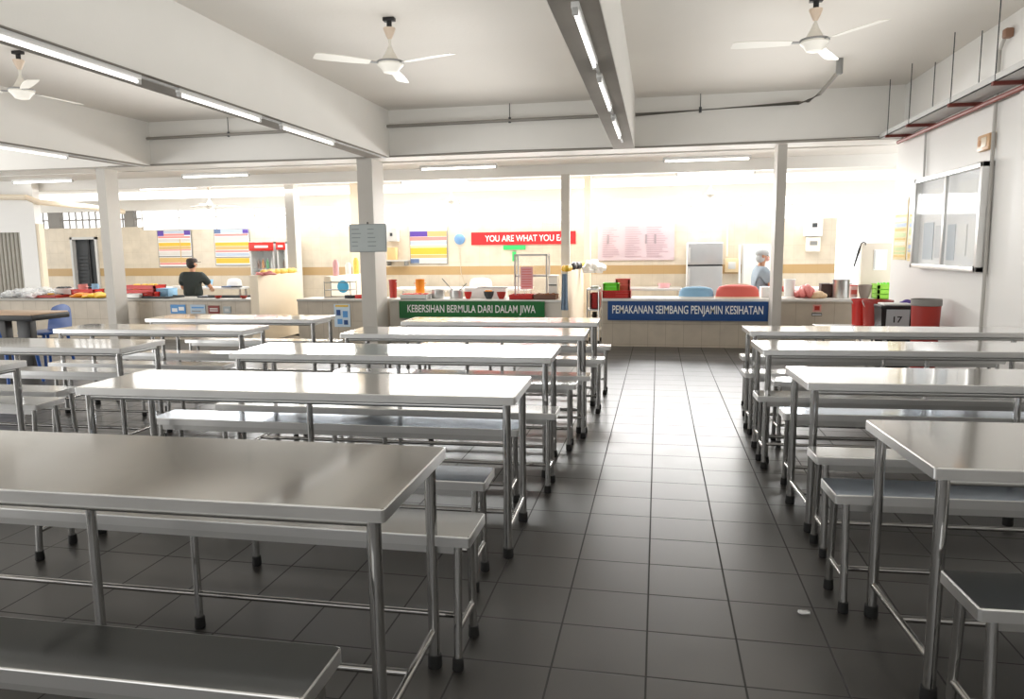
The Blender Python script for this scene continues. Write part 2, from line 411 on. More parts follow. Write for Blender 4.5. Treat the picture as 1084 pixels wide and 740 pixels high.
def bench(x0, x1, yc, W, rz, label, side, blue=False):
    L = x1-x0; xa = x1 if side == 'L' else x0
    xm = (x0+x1)/2; ym = yc+(xm-xa)*math.sin(rz)
    t = thing('canteen_bench', label, 'bench', (xm, ym, 0), rz, 'stainless steel canteen benches')
    sheet(L, W, HB, .036, ST_SEAT_BLUEREFL if blue else ST_SEAT, t, 'seat')
    ix, iy = L/2-.05, W/2-.035; sp = .028; r = .0145
    f = MB()
    for s in (-1, 1): f.box(-ix, ix, s*iy-.01, s*iy+.01, HB-.07, HB-.03)
    f.build('seat_frame', ST_DULL, t)
    for sx in (-1, 1):
        for sy in (-1, 1):
            k = 'bl%d' % sy
            me = leg_mesh(k+str(W), lambda: strip(MB().tube((0, sy*sp, .015), (0, 0, HB-.03), r, n=14).build('leg', ST_TUBE)))
            l = child('leg', me, t, (sx*ix, sy*iy, 0))
            child('rubber_foot', leg_mesh('bf', lambda: strip(MB().lathe([(.0185, 0), (.0205, .005), (.0185, .042), (.0145, .044)], n=14).build('rubber_foot', RUBBER))), l, (0, sy*sp, 0))
        q = iy+sp*.72
        MB().tube((sx*ix, -q, .135), (sx*ix, q, .135), .011).build('stretcher', ST_TUBE, t)
    l = child('leg', leg_mesh('bm', lambda: strip(MB().tube((0, 0, .015), (0, 0, HB-.03), .014, n=14).build('leg', ST_TUBE))), t); child('rubber_foot', LEG_CACHE['bf'], l)
    MB().tube((-ix, 0, .135), (ix, 0, .135), .011).build('long_rail', ST_TUBE, t)
    return t
# left of the aisle (right ends face the aisle)
table(-2.87, -.672, 1.97, .60, .02, 'nearest steel table left of the aisle, its grey top filling the lower left', 'L')
table(-2.80, -.617, 3.375, .55, .03, 'second steel table left of the aisle, bright-topped, blue-reflecting bench behind', 'L')
table(-2.73, -.626, 4.585, .55, .03, 'third steel table from the front beside the left edge of the aisle', 'L')
table(-2.48, -.536, 5.72, .54, .03, 'fourth steel table left of the aisle, one row before the green sign', 'L')
table(-2.33, -.52, 6.68, .46, .03, 'short steel table closest to the green sign, at the aisle', 'L')
# far left column
table(-5.85, -3.8, 3.54, .52, .03, 'steel table mostly out of frame at the left edge, only one corner showing', 'L')
table(-5.75, -3.63, 4.62, .50, .03, 'steel table of the left column cut by the left frame edge, shutter reflected in it', 'L')
table(-5.2, -3.4, 5.75, .46, .03, 'steel table of the left column standing just before the brown table', 'L')
table(-5.05, -3.235, 6.76, .5, .03, 'farthest steel table of the left column, under the posted counter front', 'L')
# right of the aisle (left ends face the aisle)
table(.785, 2.85, 2.58, .62, .05, 'nearest steel table right of the aisle, cut by the right frame edge', 'R')
table(.697, 2.8, 3.9, .50, .05, 'second steel table right of the aisle, white window glare on its top', 'R')
table(.652, 2.78, 5.07, .48, .04, 'third steel table from the front on the right of the aisle', 'R')
table(.699, 2.8, 6.11, .42, .04, 'farthest steel table right of the aisle, in front of the red buckets', 'R')
G = 'L'
bench(-2.86, -.72, 1.415, .21, .02, 'dark-looking steel bench in the bottom left corner of the view', 'L')
bench(-2.76, -.59, 2.33, .235, .01, 'steel bench behind the nearest left table, one end out in the aisle', 'L')
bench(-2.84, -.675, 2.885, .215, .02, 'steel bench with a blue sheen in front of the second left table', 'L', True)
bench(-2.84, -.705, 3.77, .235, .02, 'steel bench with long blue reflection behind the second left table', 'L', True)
bench(-2.7, -.56, 4.165, .21, .02, 'steel bench in front of the third left table, jutting into the aisle', 'L')
bench(-2.7, -.547, 5.07, .18, .02, 'steel bench behind the third left table from the front', 'L')
bench(-2.5, -.482, 5.42, .18, .02, 'steel bench in front of the fourth left table', 'L')
bench(-2.45, -.44, 6.27, .19, .02, 'steel bench between the fourth left table and the short table', 'L')
bench(-2.35, -.44, 7.12, .19, .02, 'steel bench farthest back beside the aisle before the green sign', 'L')
bench(-5.8, -3.81, 3.55+.4, .24, .02, 'steel bench at the left frame edge with its end corner turned to view', 'L').location.y += .0
bench(-5.9, -4.03, 4.33, .22, .02, 'steel bench in front of the left-column table cut by the frame', 'L')
bench(-5.7, -3.72, 5.12, .22, .02, 'steel bench behind the left-column table that reflects the shutter', 'L')
bench(-5.2, -3.54, 5.52, .2, .02, 'steel bench under the left-column table before the brown table', 'L')
bench(-5.15, -3.5, 6.2, .2, .02, 'steel bench between the two farthest left-column tables', 'L')
bench(-5.05, -3.3, 7.2, .2, .02, 'steel bench farthest back in the left column', 'L')
bench(.82, 2.85, 2.1, .24, .05, 'steel bench end in the bottom right corner of the view', 'R')
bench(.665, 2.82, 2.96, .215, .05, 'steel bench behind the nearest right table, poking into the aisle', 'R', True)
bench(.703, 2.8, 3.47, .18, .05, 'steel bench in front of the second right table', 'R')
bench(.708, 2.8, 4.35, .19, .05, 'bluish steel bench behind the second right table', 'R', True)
bench(.627, 2.78, 4.85, .2, .04, 'steel bench in front of the third right table from the front', 'R')
bench(.8, 2.8, 5.4, .2, .04, 'steel bench just behind the third right table, set back from the aisle', 'R')
bench(.646, 2.8, 5.74, .2, .04, 'steel bench in front of the farthest right table', 'R')
bench(.72, 2.8, 6.6, .2, .04, 'steel bench behind the farthest right table', 'R')

# brown table and blue chairs at far left
t = thing('dining_table', 'brown-topped table with thick black edge at the far left', 'table', (hx(72, 7.57, .7)-1.26, 7.3, 0), .02)
MB().box(-1.25, 1.25, -.27, .27, .715, .735, .005).build('tabletop', mat('brown_laminate', srgb('c9a98c'), .35), t)
MB().box(-1.26, 1.26, -.28, .28, .655, .72, .006).build('edge_band', mat('black_edge', srgb('2b2a28'), .4), t)
for sx in (-.75, .75):
    for sy in (-1, 1): MB().box(sx-.09, sx+.09, sy*.17-.05, sy*.17+.05, 0, .66, .006).build('leg', mat('dark_leg', srgb('34322f'), .5), t)
def chair(loc, rz, label):
    t = thing('plastic_chair', label, 'chair', loc, rz, 'blue plastic chairs around the brown table')
    MB().box(-.22, .22, -.21, .21, .42, .45, .012).build('seat', BLUE, t)
    b = MB()
    t0 = bmesh.new(); bmesh.ops.create_grid(t0, x_segments=8, y_segments=6, size=.5)
    for v in t0.verts:
        x, y = v.co.x, v.co.y+.5
        v.co = Vector((x*.42*(1-.25*y*y), .2+.05*y-.06*(1-4*x*x)*-1*.5, 0.45+.32*y-.05*max(0, y-.7)*(4*x*x)*3))
    bmesh.ops.solidify(t0, geom=t0.faces[:], thickness=.018)
    b.merge(t0); b.build('backrest', BLUE, t, ang=50)
    for sx in (-1, 1):
        for sy in (-1, 1): MB().tube((sx*.21, sy*.2, 0), (sx*.17, sy*.16, .43), .016, .02, n=10).build('leg', BLUE, t)
    return t
chair((hx(42, 7.8, .7), 7.86, 0), R(-8), 'blue plastic chair behind the right end of the brown table')
chair((hx(-3, 6.6, .7), 6.72, 0), R(172), 'blue plastic chair in front of the brown table, cut by the left frame edge')
chair((-8.9, 7.75, 0), R(10), 'blue plastic chair tucked behind the brown table away from its right end')

# ------------------------------------------------------------------ ceiling fans
def fan(loc, ang, label, drop=.36, s=1., group='ceiling fans of the dining hall', detailed=True):
    t = thing('ceiling_fan', label, 'ceiling fan', loc, 0, group)
    MB().box(-.05*s, .05*s, -.03*s, .03*s, -.03*s, 0, .005).tube((0, 0, -.02*s), (0, 0, -.1*s), .022*s).build('ceiling_hook', BLACK, t)
    MB().lathe([(.025*s, -.08*s), (.052*s, -.085*s), (.05*s, -.1*s), (.02*s, -.17*s), (.012*s, -.175*s)], n=20).build('canopy', mat('fan_canopy', srgb('d9c6b2'), .4), t)
    MB().tube((0, 0, -.09*s), (0, 0, -drop), .012*s).build('down_rod', OFFW, t)
    MB().lathe([(.014*s, -drop+.13*s), (.03*s, -drop+.09*s), (.07*s, -drop+.02*s), (.11*s, -drop), (.112*s, -drop-.025*s), (.085*s, -drop-.05*s), (.06*s, -drop-.085*s), (.02*s, -drop-.095*s), (0, -drop-.095*s)], n=28).build('motor', OFFW, t)
    MB().lathe([(.113*s, -drop+.004), (.1165*s, -drop-.004), (.113*s, -drop-.012)], n=28).build('trim_ring', GREYM, t)
    for k in range(3):
        a = R(ang+120*k); b = MB(); b.m(GREYM)
        M = Matrix.Rotation(a, 4, 'Z') @ Matrix.Translation((0, 0, -drop-.015*s)) @ Matrix.Rotation(R(10), 4, 'X')
        tt = bmesh.new(); bmesh.ops.create_cube(tt, size=1)
        for v in tt.verts: v.co = Vector((.145*s+v.co.x*.11*s, v.co.y*.03*s, v.co.z*.006))
        b.merge(tt, M); b.m(OFFW)
        tt = bmesh.new(); n = 10; pr = []
        for i in range(n+1):
            q = i/n; xx = (.18+.47*q)*s; wd = (.04+.022*math.sin(min(1, q*1.4)*math.pi/2))*s
            if i == n: wd *= .8
            pr.append((xx, wd))
        tp = [[tt.verts.new((xx, sg*wd, -.01*(xx/s)**2+dz)) for xx, wd in pr] for dz in (0, -.005) for sg in (-1, 1)]
        for i in range(n):
            tt.faces.new((tp[0][i], tp[0][i+1], tp[1][i+1], tp[1][i])); tt.faces.new((tp[2][i], tp[3][i], tp[3][i+1], tp[2][i+1]))
            tt.faces.new((tp[0][i], tp[2][i], tp[2][i+1], tp[0][i+1])); tt.faces.new((tp[1][i], tp[1][i+1], tp[3][i+1], tp[3][i]))
        for i in (0, n): tt.faces.new((tp[0][i], tp[1][i], tp[3][i], tp[2][i]))
        b.merge(tt, M); b.build('blade', None, t)
    return t
fan((-2.27, 6.2, 3.36), 100, 'white ceiling fan hanging between the two long beams')
fan((1.2, 6.5, 3.36), 66, 'white ceiling fan hanging near the right wall', .32)
fan((-6.12, 6.35, 3.36), 82, 'ceiling fan cut by the left frame edge')
for u, v, lab in ((222, 218, 'small white fan in the kitchen above the striped posters'), (478, 213, 'small white fan in the kitchen above the round blue clock'), (752, 206, 'small white fan in the kitchen above the steel fridge')):
    p = at(u, v, 12.4); fan((p.x, 12.4, 2.7), 40, lab, 2.7-p.z-.02, .8, 'ceiling fans of the kitchen')

# ------------------------------------------------------------------ fluorescent lights
def tube_light(loc, rz, label, on, group, rods=0., L=1.22):
    t = thing('fluorescent_light', label, 'light', loc, rz, group)
    h = MB().box(-L/2, L/2, -.022, .022, -.035, 0, .003).build('housing', WHITEP, t)
    MB().tube((-L/2+.03, 0, -.052), (L/2-.03, 0, -.052), .0125, n=12).build('tube', TUBEON if on else TUBEW, t)
    for s in (-1, 1): MB().box(s*(L/2-.012)-.014, s*(L/2-.012)+.014, -.016, .016, -.068, -.03, .003).build('lamp_holder', LGREY, t)
    if rods:
        for s in (-1, 1): MB().tube((s*L*.35, 0, 0), (s*L*.35, 0, rods), .005, n=6).build('hanging_rod', LGREY, t)
    return t
TUBEDIM = mat('dim_tube', (1., .98, .95), .3, emit=.8)
gA = 'fluorescent lights under the left long beam'; gC = 'fluorescent lights under the middle beam'
for y, lab in ((4.4, 'white tube light under the left long beam, nearest the camera'), (6.1, 'white tube light under the left long beam, second of three'), (7.75, 'white tube light under the left long beam, last before the thick pillar')):
    tube_light((-3.81, y, 2.718), R(90), lab, False, gA, L=1.25)
for y, lab in ((4.75, 'white tube light under the middle beam, nearest the camera'), (6.4, 'white tube light under the middle beam, second of three'), (8.15, 'white tube light under the middle beam, farthest one')):
    tube_light((-.46, y, 2.718), R(90), lab, False, gC, L=1.25)
tube_light((-7.68, 7.95, 2.718), R(90), 'white tube light under the far left beam', False, 'fluorescent lights under the far left beam', L=1.3)
for k, (bx, ys) in enumerate(((-3.81, ((5.03, 5.47), (6.73, 7.12), (8.38, 10.09))), (-.46, ((5.38, 5.77), (7.03, 7.52), (8.78, 9.4))), (-7.68, ((8.6, 10.09), (5.5, 7.3))))):
    t = thing('wiring_conduit', ('thin conduit joining the tube lights under the left long beam', 'thin conduit joining the tube lights under the middle beam', 'thin conduit beside the tube light under the far left beam')[k], 'conduit', (bx, ys[0][0], 2.709))
    for y0, y1 in ys: MB().box(-.01, .01, y0-ys[0][0], y1-ys[0][0], -.009, .009).build('conduit_run', LGREY, t, False)
gk = 'fluorescent lights of the kitchen'
for u, v, Y, lab in ((45, 191, 11.1, 'lit kitchen tube light at the far left above the barred window'), (228, 186, 11.1, 'lit kitchen tube light above and before the two striped posters'), (485, 177, 11.1, 'lit kitchen tube light in front row left of the slim grey pillar'), (748, 168, 11.1, 'lit kitchen tube light in front row above the steel fridge'),
                     (178, 200, 12.3, 'lit kitchen tube light in back row behind the far left pillar'), (460, 193, 12.3, 'lit kitchen tube light in back row above the single striped poster'), (757, 184, 12.3, 'lit kitchen tube light in back row at the right of the kitchen')):
    p = at(u, v, Y); z = min(p.z+.06, 2.7)
    tube_light((p.x, Y, z), 0, lab, True, gk, rods=2.7-z if z < 2.69 else 0)

# ------------------------------------------------------------------ pipes, tray and fittings of the hall
def pipe(pts, r, m, label, brackets=(), up=.2, cat='pipe', name='ceiling_pipe'):
    t = thing(name, label, cat, pts[0])
    o = Vector(pts[0])
    MB().path([Vector(p)-o for p in pts], r).build('pipe_run', m, t)
    for b in brackets:
        q = Vector(b)-o; MB().tube(q, q+Vector((0, 0, up)), .006, n=6).tube(q-Vector((0, 0, .035)), q+Vector((0, 0, .035)), .018, n=8).build('bracket', DGREY, t)
    return t
PIPEG = mat('pipe_grey', srgb('8f8b84'), .45)
pipe([(-7.55, 10.03, 3.11), (-4.15, 10.03, 3.13)], .022, PIPEG, 'grey pipe along the cross beam above the far left pillar', [(-6.2, 10.03, 3.12)], .24)
pipe([(-3.79, 10.03, 3.13), (-.62, 10.03, 3.14)], .022, PIPEG, 'grey pipe along the cross beam between the two long beams', [(-2.0, 10.03, 3.14)], .22)
pipe([(-.32, 10.03, 3.135), (1.7, 10.03, 3.19), (1.8, 9.98, 3.2), (1.86, 9.6, 3.21), (1.84, 8.62, 3.23), (1.84, 8.58, 3.25), (1.84, 8.57, 3.36)], .022, PIPEG, 'grey pipe on the right of the middle beam that bends out towards the ceiling', [(.5, 10.03, 3.16)], .2)
tag(MB().box(1.81, 1.87, 8.53, 8.6, 3.2, 3.36, .008).build('junction_box', GREYM), 'small grey box on the ceiling where the bent pipe ends', 'box')
b = MB()
for x0, x1 in ((-14, -7.9), (-7.56, -4.15), (-3.8, -.61), (-.33, 2.95)): pass
cable = thing('cable', 'thin dark cable running along the cross beam underside', 'cable', (-8.3, 10.08, 2.73))
MB().path([(0, 0, 0), (2, -.005, .01), (4.1, 0, -.005), (6.2, -.005, .015), (8.3, 0, 0), (11.1, 0, .02)], .008, 6).build('cable_run', PIPEG, cable)
# cable tray on rods along the right wall
t = thing('cable_tray', 'white cable tray hung on thin rods along the right wall', 'cable tray', (2.8, 8.4, 2.72))
MB().box(-.13, .11, -3.3, 1.85, 0, .008).box(-.13, -.122, -3.3, 1.85, 0, .06).box(.102, .11, -3.3, 1.85, 0, .06).build('tray', LGREY, t)
for y in (9.75, 8.98, 7.8, 6.86):
    MB().box(-.15, .14, y-8.4-.02, y-8.4+.02, -.03, 0).build('cross_bracket', mat('rust_dark', srgb('6e3026'), .6), t)
    for x in (-.13, .1): MB().tube((x, y-8.4, -.02), (x, y-8.4, .64), .005, n=6).build('hanging_rod', DGREY, t)
pipe([(2.88, 10.05, 2.665), (2.88, 5., 2.665)], .022, mat('red_pipe', srgb('8f4a40'), .5), 'red pipe running under the cable tray on the right wall')
def wallbox(): pass
pipe([(2.93, 9.24, 2.7), (2.93, 9.2, 2.05)], .012, LGREY, 'thin conduit on the right wall left of the notice board top', name='wall_conduit', cat='conduit')
pipe([(2.9, 7.3, 3.19), (2.92, 7.45, 3.1), (2.925, 7.46, 2.4), (2.925, 7.42, 1.), (2.925, 7.42, .1)], .016, mat('conduit_grey', srgb('b9b6b0'), .5), 'long grey conduit dropping down the right wall past the alarm box', name='wall_conduit', cat='conduit')
tag(MB().box(2.88, 2.95, 7.26, 7.34, 3.16, 3.24, .015).build('speaker', mat('brown_speaker', srgb('8d6a55'), .5)), 'small brown fitting high on the right wall', 'speaker')
t = thing('alarm_box', 'beige box with dark square on the right wall above the notice board', 'alarm box', (2.95, 7.62, 2.33))
MB().box(-.05, 0, -.13, .13, -.075, .075, .018).build('case', mat('beige_plastic', srgb('dcb58a'), .4), t)
MB().box(-.056, -.048, -.09, .02, -.045, .045, .004).build('face', mat('beige_light', srgb('efe0c8'), .4), t)
MB().lathe([(.03, 0), (.028, .008), (0, .01)], (-.056, .06, 0), 16, axis='X').build('lens', mat('amber', srgb('c78b50'), .4), t)

# notice board on the right wall
t = thing('notice_board', 'aluminium framed glass notice board on the right wall', 'notice board', (2.95, 8.35, 1.65))
MB().box(-.03, 0, -.86, .86, -.46, .46).build('back_board', mat('board_grey', srgb('f0f1f2'), .6), t)
f = MB()
for a, c in ((-.9, -.85), (.85, .9)): f.box(-.1, 0, a, c, -.5, .5, .004)
for a, c in ((-.5, -.45), (.45, .5)): f.box(-.1, 0, -.9, .9, a, c, .004)
f.box(-.09, -.06, -.02, .02, -.46, .46, .003); f.build('frame', mat('aluminium', (.75, .75, .74), .35, .6), t)
for y0, y1, xx in ((-.85, .01, -.075), (-.01, .85, -.085)): MB().box(xx-.002, xx+.002, y0, y1, -.45, .45).build('glass_pane', CGLASS, t)
MB().lathe([(.02, 0), (.018, .01), (0, .012)], (-.1, -.86, -.46), 12, axis='X').build('lock', BLACK, t)
for k, (y0, z0, w_, h_, m_) in enumerate(((-.78, -.38, .26, .36, PAPER), (-.48, -.35, .22, .3, PAPER), (-.2, -.4, .2, .36, mat('paper_blue', srgb('cdd6df'), .6)), (.08, -.38, .26, .34, mat('paper_grey', srgb('d5d8db'), .6)), (.4, -.4, .3, .4, mat('paper_blue2', srgb('c3cdd6'), .6)), (-.7, .05, .5, .32, PAPER), (.1, .02, .55, .34, PAPER))):
    o = MB().box(2.95-.036, 2.95-.031, 8.35+y0, 8.35+y0+w_, 1.65+z0, 1.65+z0+h_).build('pinned_sheet', m_)
    tag(o, 'sheet pinned behind the glass of the notice board, %s' % ('lower right corner', 'lower right, beside the corner sheet', 'lower centre, right of the middle bar', 'lower centre, left of the middle bar', 'lower left corner', 'upper right half', 'upper left half')[k], 'paper', 'sheets in the notice board')
def wall_poster(y0, y1, z0, z1, label, seed):
    rnd = random.Random(seed); o = thing('poster', label, 'poster', (2.95, (y0+y1)/2, (z0+z1)/2)); w_, h_ = (y1-y0)/2, (z1-z0)/2
    b = MB(); b.m(mat('poster_yellow', srgb('f2dc9a'), .5)).box(-.008, 0, -w_, w_, -h_, h_)
    zz = -h_+.03
    while zz < h_-.2:
        hh = rnd.uniform(.03, .08); b.m(rnd.choice((GOLD, mat('poster_pale', srgb('f7ecd0'), .5), mat('poster_blue', srgb('9fb7d6'), .5), mat('poster_green', srgb('c7d88a'), .5)))).box(-.011, -.008, -w_+.03, w_-.03, zz, zz+hh*.7); zz += hh
    b.m(PAPER).box(-.011, -.008, -w_+.02, w_-.02, h_-.18, h_-.02)
    b.build('print', None, o)
    MB().box(-.02, -.014, -w_, w_, -h_, h_).build('clear_cover', CGLASS, o); return o
wall_poster(9.72, 10.2, 1.23, 1.98, 'pale yellow poster nearest the end of the right wall', 1)
wall_poster(9.24, 9.66, 1.22, 2.02, 'orange-yellow poster between the pale poster and the notice board', 2)

# ------------------------------------------------------------------ serving counters
YC = 10.6
def counter(name, x0, x1, y0, y1, z1, label, front=CWALL, top=None, slab=.035):
    t = thing(name, label, 'counter', ((x0+x1)/2, y0, 0)); L = (x1-x0)/2
    MB().box(-L, L, .03, y1-y0, 0, z1-slab).build('base', front, t, False)
    MB().box(-L, L, 0, y1-y0, z1-slab, z1, .004).build('worktop', top or LGREY, t, False)
    return t
TOPG = mat('counter_top_grey', srgb('b8b4ac'), .3, var=.05); TOPW = mat('counter_top_white', srgb('e6e4df'), .3)
ZC = .672
counter('serving_counter', -14, W1[0]-.01, YC, 11.2, ZC, 'long beige tiled serving counter on the left below the striped posters', top=TOPG)
counter('serving_counter', hx(314, YC, .6), -4.1, YC, 11.2, ZC, 'short beige serving counter between cream partition and thick pillar', top=TOPG)
counter('serving_counter', -4.03, W3[0]-.01, YC, 11.2, ZC, 'pale serving counter carrying the green sign', mat('counter_white', srgb('dcd6cc'), .5), TOPW)
counter('serving_counter', hx(637, YC, .6), 2.66, YC, 11.2, ZC+.02, 'beige tiled serving counter carrying the navy sign', top=TOPW)
def sign(u0, u1, v0, v1, m, s, label, frac=.88, hfrac=.56, Y=YC-.02, dx=0.):
    a, b_ = at(u0, v1, Y), at(u1, v0, Y); z0, z1 = at((u0+u1)/2, v1, Y).z, at((u0+u1)/2, v0, Y).z
    t = thing('sign_board', label, 'sign', ((a.x+b_.x)/2, Y, (z0+z1)/2)); L, hh = (b_.x-a.x)/2, (z1-z0)/2
    MB().box(-L, L, -.008, .02, -hh, hh, .002).build('board', m, t, False)
    text('lettering', s, 2*L*frac, 2*hh*hfrac, WHITEP, t, (dx, -.0095, 0), (R(90), 0, 0), bold=.012)
    return t
sign(423, 576.5, 318.8, 337.5, GREENS, 'KEBERSIHAN BERMULA DARI DALAM JIWA', 'green sign reading KEBERSIHAN BERMULA DARI DALAM JIWA on the counter')
sign(643.3, 813.5, 319, 339.5, NAVY, 'PEMAKANAN SEIMBANG PENJAMIN KESIHATAN', 'navy sign reading PEMAKANAN SEIMBANG PENJAMIN KESIHATAN on the counter', .94)
sign(499, 609.5, 245.3, 258.8, BRED, 'YOU ARE WHAT YOU EAT', 'red banner reading YOU ARE WHAT YOU EAT on the kitchen wall', .8, .5, 13.478, .07)
# counter front stickers
def flat(u0, u1, v0, v1, Y, m, label, name='sticker', cat='sticker', group=None, marks=()):
    x0, x1 = hx(u0, Y, 1.), hx(u1, Y, 1.); um = (u0+u1)/2; z0, z1 = at(um, v1, Y).z, at(um, v0, Y).z
    b = MB(); b.m(m).box(x0, x1, Y, Y+.006, z0, z1)
    for (a, c, d_, e, mm) in marks: b.m(mm).box(x0+(x1-x0)*a, x0+(x1-x0)*c, Y-.004, Y+.001, z0+(z1-z0)*d_, z0+(z1-z0)*e)
    return tag(b.build(name, None, None, False), label, cat, group)
STB = mat('sticker_blue', srgb('5b9bd8'), .5); STB2 = mat('sticker_greyblue', srgb('b8cad8'), .5)
YS = YC+.02
flat(178, 194, 322.5, 332, YS, STB, 'bright blue sticker on the left counter front', marks=((.1, .45, .2, .6, WHITEP), (.55, .9, .35, .75, WHITEP)))
flat(199, 215, 322.5, 332, YS, STB2, 'pale grey-blue sticker on the left counter front', marks=((.1, .9, .6, .75, STB), (.1, .7, .2, .35, GREYM)))
flat(218, 230, 323.5, 332, YS, mat('sticker_darkred', srgb('8a3a33'), .5), 'dark red sticker on the left counter front', marks=((.15, .85, .3, .4, WHITEP), (.15, .85, .55, .65, WHITEP)))
flat(234, 242, 324.5, 332, YS, mat('sticker_grey', srgb('a9b3b5'), .5), 'small grey sticker at the right end of the left counter front', marks=((.2, .8, .3, .7, LGREY),))
flat(352, 369, 322, 346, YS, mat('sticker_icy', srgb('cfe0ee'), .5), 'pale blue poster with dark figures on the short counter front', marks=((.1, .9, .88, .97, GOLD), (.15, .4, .5, .75, NAVY), (.55, .85, .42, .7, STB), (.2, .5, .12, .35, STB), (.6, .85, .1, .3, NAVY)))
flat(862, 871, 322.5, 330, YS, mat('sticker_pink', srgb('d99a90'), .5), 'small reddish picture sticker on the right counter front', marks=((.2, .8, .2, .8, DRED),))
flat(861, 872, 331.5, 334.5, YS, DGREY, 'thin dark strip sticker below the reddish picture', marks=((.05, .95, .3, .6, WHITEP),))

# kitchen posters: dark-rimmed timetable like boards with colour rows
def board(u0, u1, v0, v1, Y, rows, label, rim=GREYM, name='poster'):
    um = (u0+u1)/2; x0, x1 = hx(u0, Y, 1.6), hx(u1, Y, 1.6); z0, z1 = at(um, v1, Y).z, at(um, v0, Y).z
    t = thing(name, label, 'poster', ((x0+x1)/2, Y, (z0+z1)/2)); L, hh = (x1-x0)/2, (z1-z0)/2
    MB().box(-L, L, 0, .018, -hh, hh).build('rim', rim, t, False)
    b = MB(); b.m(PAPER).box(-L+.015, L-.015, -.004, 0, -hh+.015, hh-.015)
    for k_, (a, c, d_, e, m_) in enumerate(rows): b.m(m_).box(-L+2*L*a, -L+2*L*c, -.006-.0003*k_, -.002, hh-2*hh*e, hh-2*hh*d_)
    b.build('print', None, t, False); return t
PP = mat('print_pink', srgb('dd8f8a'), .5); PC = mat('print_pale', srgb('cfcbc4'), .5); PY = mat('print_yellow', srgb('dcb53c'), .5); PT = mat('print_tan', srgb('cfae74'), .5)
PLB = mat('print_paleblue', srgb('b3bfd0'), .5); PBL = mat('print_slate', srgb('5f7397'), .5)
board(166.5, 202.5, 243.5, 282.5, 13.478, ((.02, .2, .02, .16, PURPLE), (.8, .98, .02, .14, PURPLE), (.2, .8, .03, .09, PLB), (.2, .8, .1, .16, PP), (.03, .97, .17, .22, PP), (.03, .97, .24, .32, PC), (.03, .97, .34, .44, PY), (.03, .97, .45, .52, PT), (.03, .97, .53, .56, PP), (.03, .97, .58, .68, PC), (.0, 1, .7, .735, GREYM), (.03, .97, .75, .88, PT), (.03, .97, .89, .94, PP), (.66, .68, .24, .94, PT)),
      'striped poster on the kitchen wall just above the man')
board(226.5, 264, 242, 281, 13.478, ((.02, .2, .02, .13, PBL), (.2, .98, .02, .12, PLB), (.82, .98, .03, .13, PURPLE), (.03, .97, .14, .2, PP), (.03, .97, .22, .34, PC), (.03, .97, .37, .47, PY), (.03, .97, .48, .57, PT), (.03, .97, .59, .64, PP), (.03, .97, .66, .74, PLB), (0, 1, .76, .79, GREYM), (.03, .97, .8, .94, PY)),
      'striped poster on the kitchen wall left of the drinks fridge')
board(433.5, 473.5, 240, 279.5, 13.478, ((.0, 1, 0, .12, LGREY), (.02, .48, .12, .26, PURPLE), (.48, .98, .12, .26, PT), (.02, .98, .27, .37, PP), (.02, .98, .38, .48, PLB), (.02, .98, .5, .55, mat('print_lime', srgb('d9e3a8'), .5)), (.02, .98, .56, .74, PY), (.02, .98, .75, .84, PT), (.02, .25, .86, .97, PBL), (.25, .98, .87, .96, PC)),
      'striped poster on the kitchen wall left of the round clock')
PKW = mat('chart_pink', srgb('d3c0c6'), .5)
rows = [(.0, 1, 0, 1, PKW)]
rnd = random.Random(3)
for k in range(14):
    for a, c in ((.06, .3), (.36, .58), (.64, .93)):
        rows.append((a, a+(c-a)*rnd.uniform(.5, 1), .1+k*.06, .118+k*.06, mat('chart_text', srgb('bfa5ae'), .5)))
for a in (.12, .62, .74): rows.append((a, a+.025, .3, .55, mat('chart_grey', srgb('a79a9f'), .5)))
board(633, 714, 236.5, 275.5, 13.478, rows, 'wide pale pink chart on the kitchen wall left of the fridge', PKW)
# clock
p = at(486.8, 253.2, 13.48)
t = thing('wall_clock', 'round blue clock on the kitchen wall beside the red banner', 'clock', p)
MB().lathe([(.1, 0), (.1, .03), (.085, .04)], (0, 0, 0), 28, axis='Y').build('rim', mat('clock_rim', srgb('6c93bd'), .4), t)
MB().lathe([(.083, 0), (.083, .036), (0, .036)], (0, -.002, 0), 28, axis='Y').build('face', SKY, t)
p = at(487, 262, 13.49); tag(MB().path([(p.x, 13.485, p.z), (p.x+.01, 13.485, .98), (p.x+.12, 13.46, .7), (p.x-.02, 13.44, .45)], .008, 6).build('cord', mat('cord_cream', srgb('cdbfa8'), .6)), 'thin cord hanging down the wall below the round clock', 'cord')
flat(533, 556.5, 259.8, 264.3, 13.47, GRN, 'long green sign under the red banner', 'wall_sign', 'sign')
flat(542.5, 546.5, 266.5, 276.5, 13.47, GRN, 'small upright green sign under the long green one', 'wall_sign', 'sign')
# grey notice on the thick pillar
a, b_ = at(370.3, 267, 10.14), at(408.5, 236.8, 10.14)
t = thing('notice_board', 'small grey notice board hung on the thick pillar', 'notice board', ((a.x+b_.x)/2, 10.14, (a.z+b_.z)/2)); L, hh = (b_.x-a.x)/2, (b_.z-a.z)/2
MB().box(-L, L, 0, .018, -hh, hh, .003).build('frame', mat('notice_frame', srgb('9aa3a3'), .5), t, False)
b = MB(); b.m(mat('notice_face', srgb('b5bdbd'), .5)).box(-L+.012, L-.012, -.004, 0, -hh+.012, hh-.012)
for r_ in range(5):
    for x0 in (-.85, .0): b.m(mat('notice_text', srgb('8b9494'), .6)).box(L*x0, L*(x0+random.uniform(.3, .6)), -.006, -.003, hh*(.6-r_*.3), hh*(.66-r_*.3))
b.build('face', None, t, False)
MB().tube((0, .009, hh), (0, .009, hh+.03), .008, n=8).build('hook', DGREY, t)

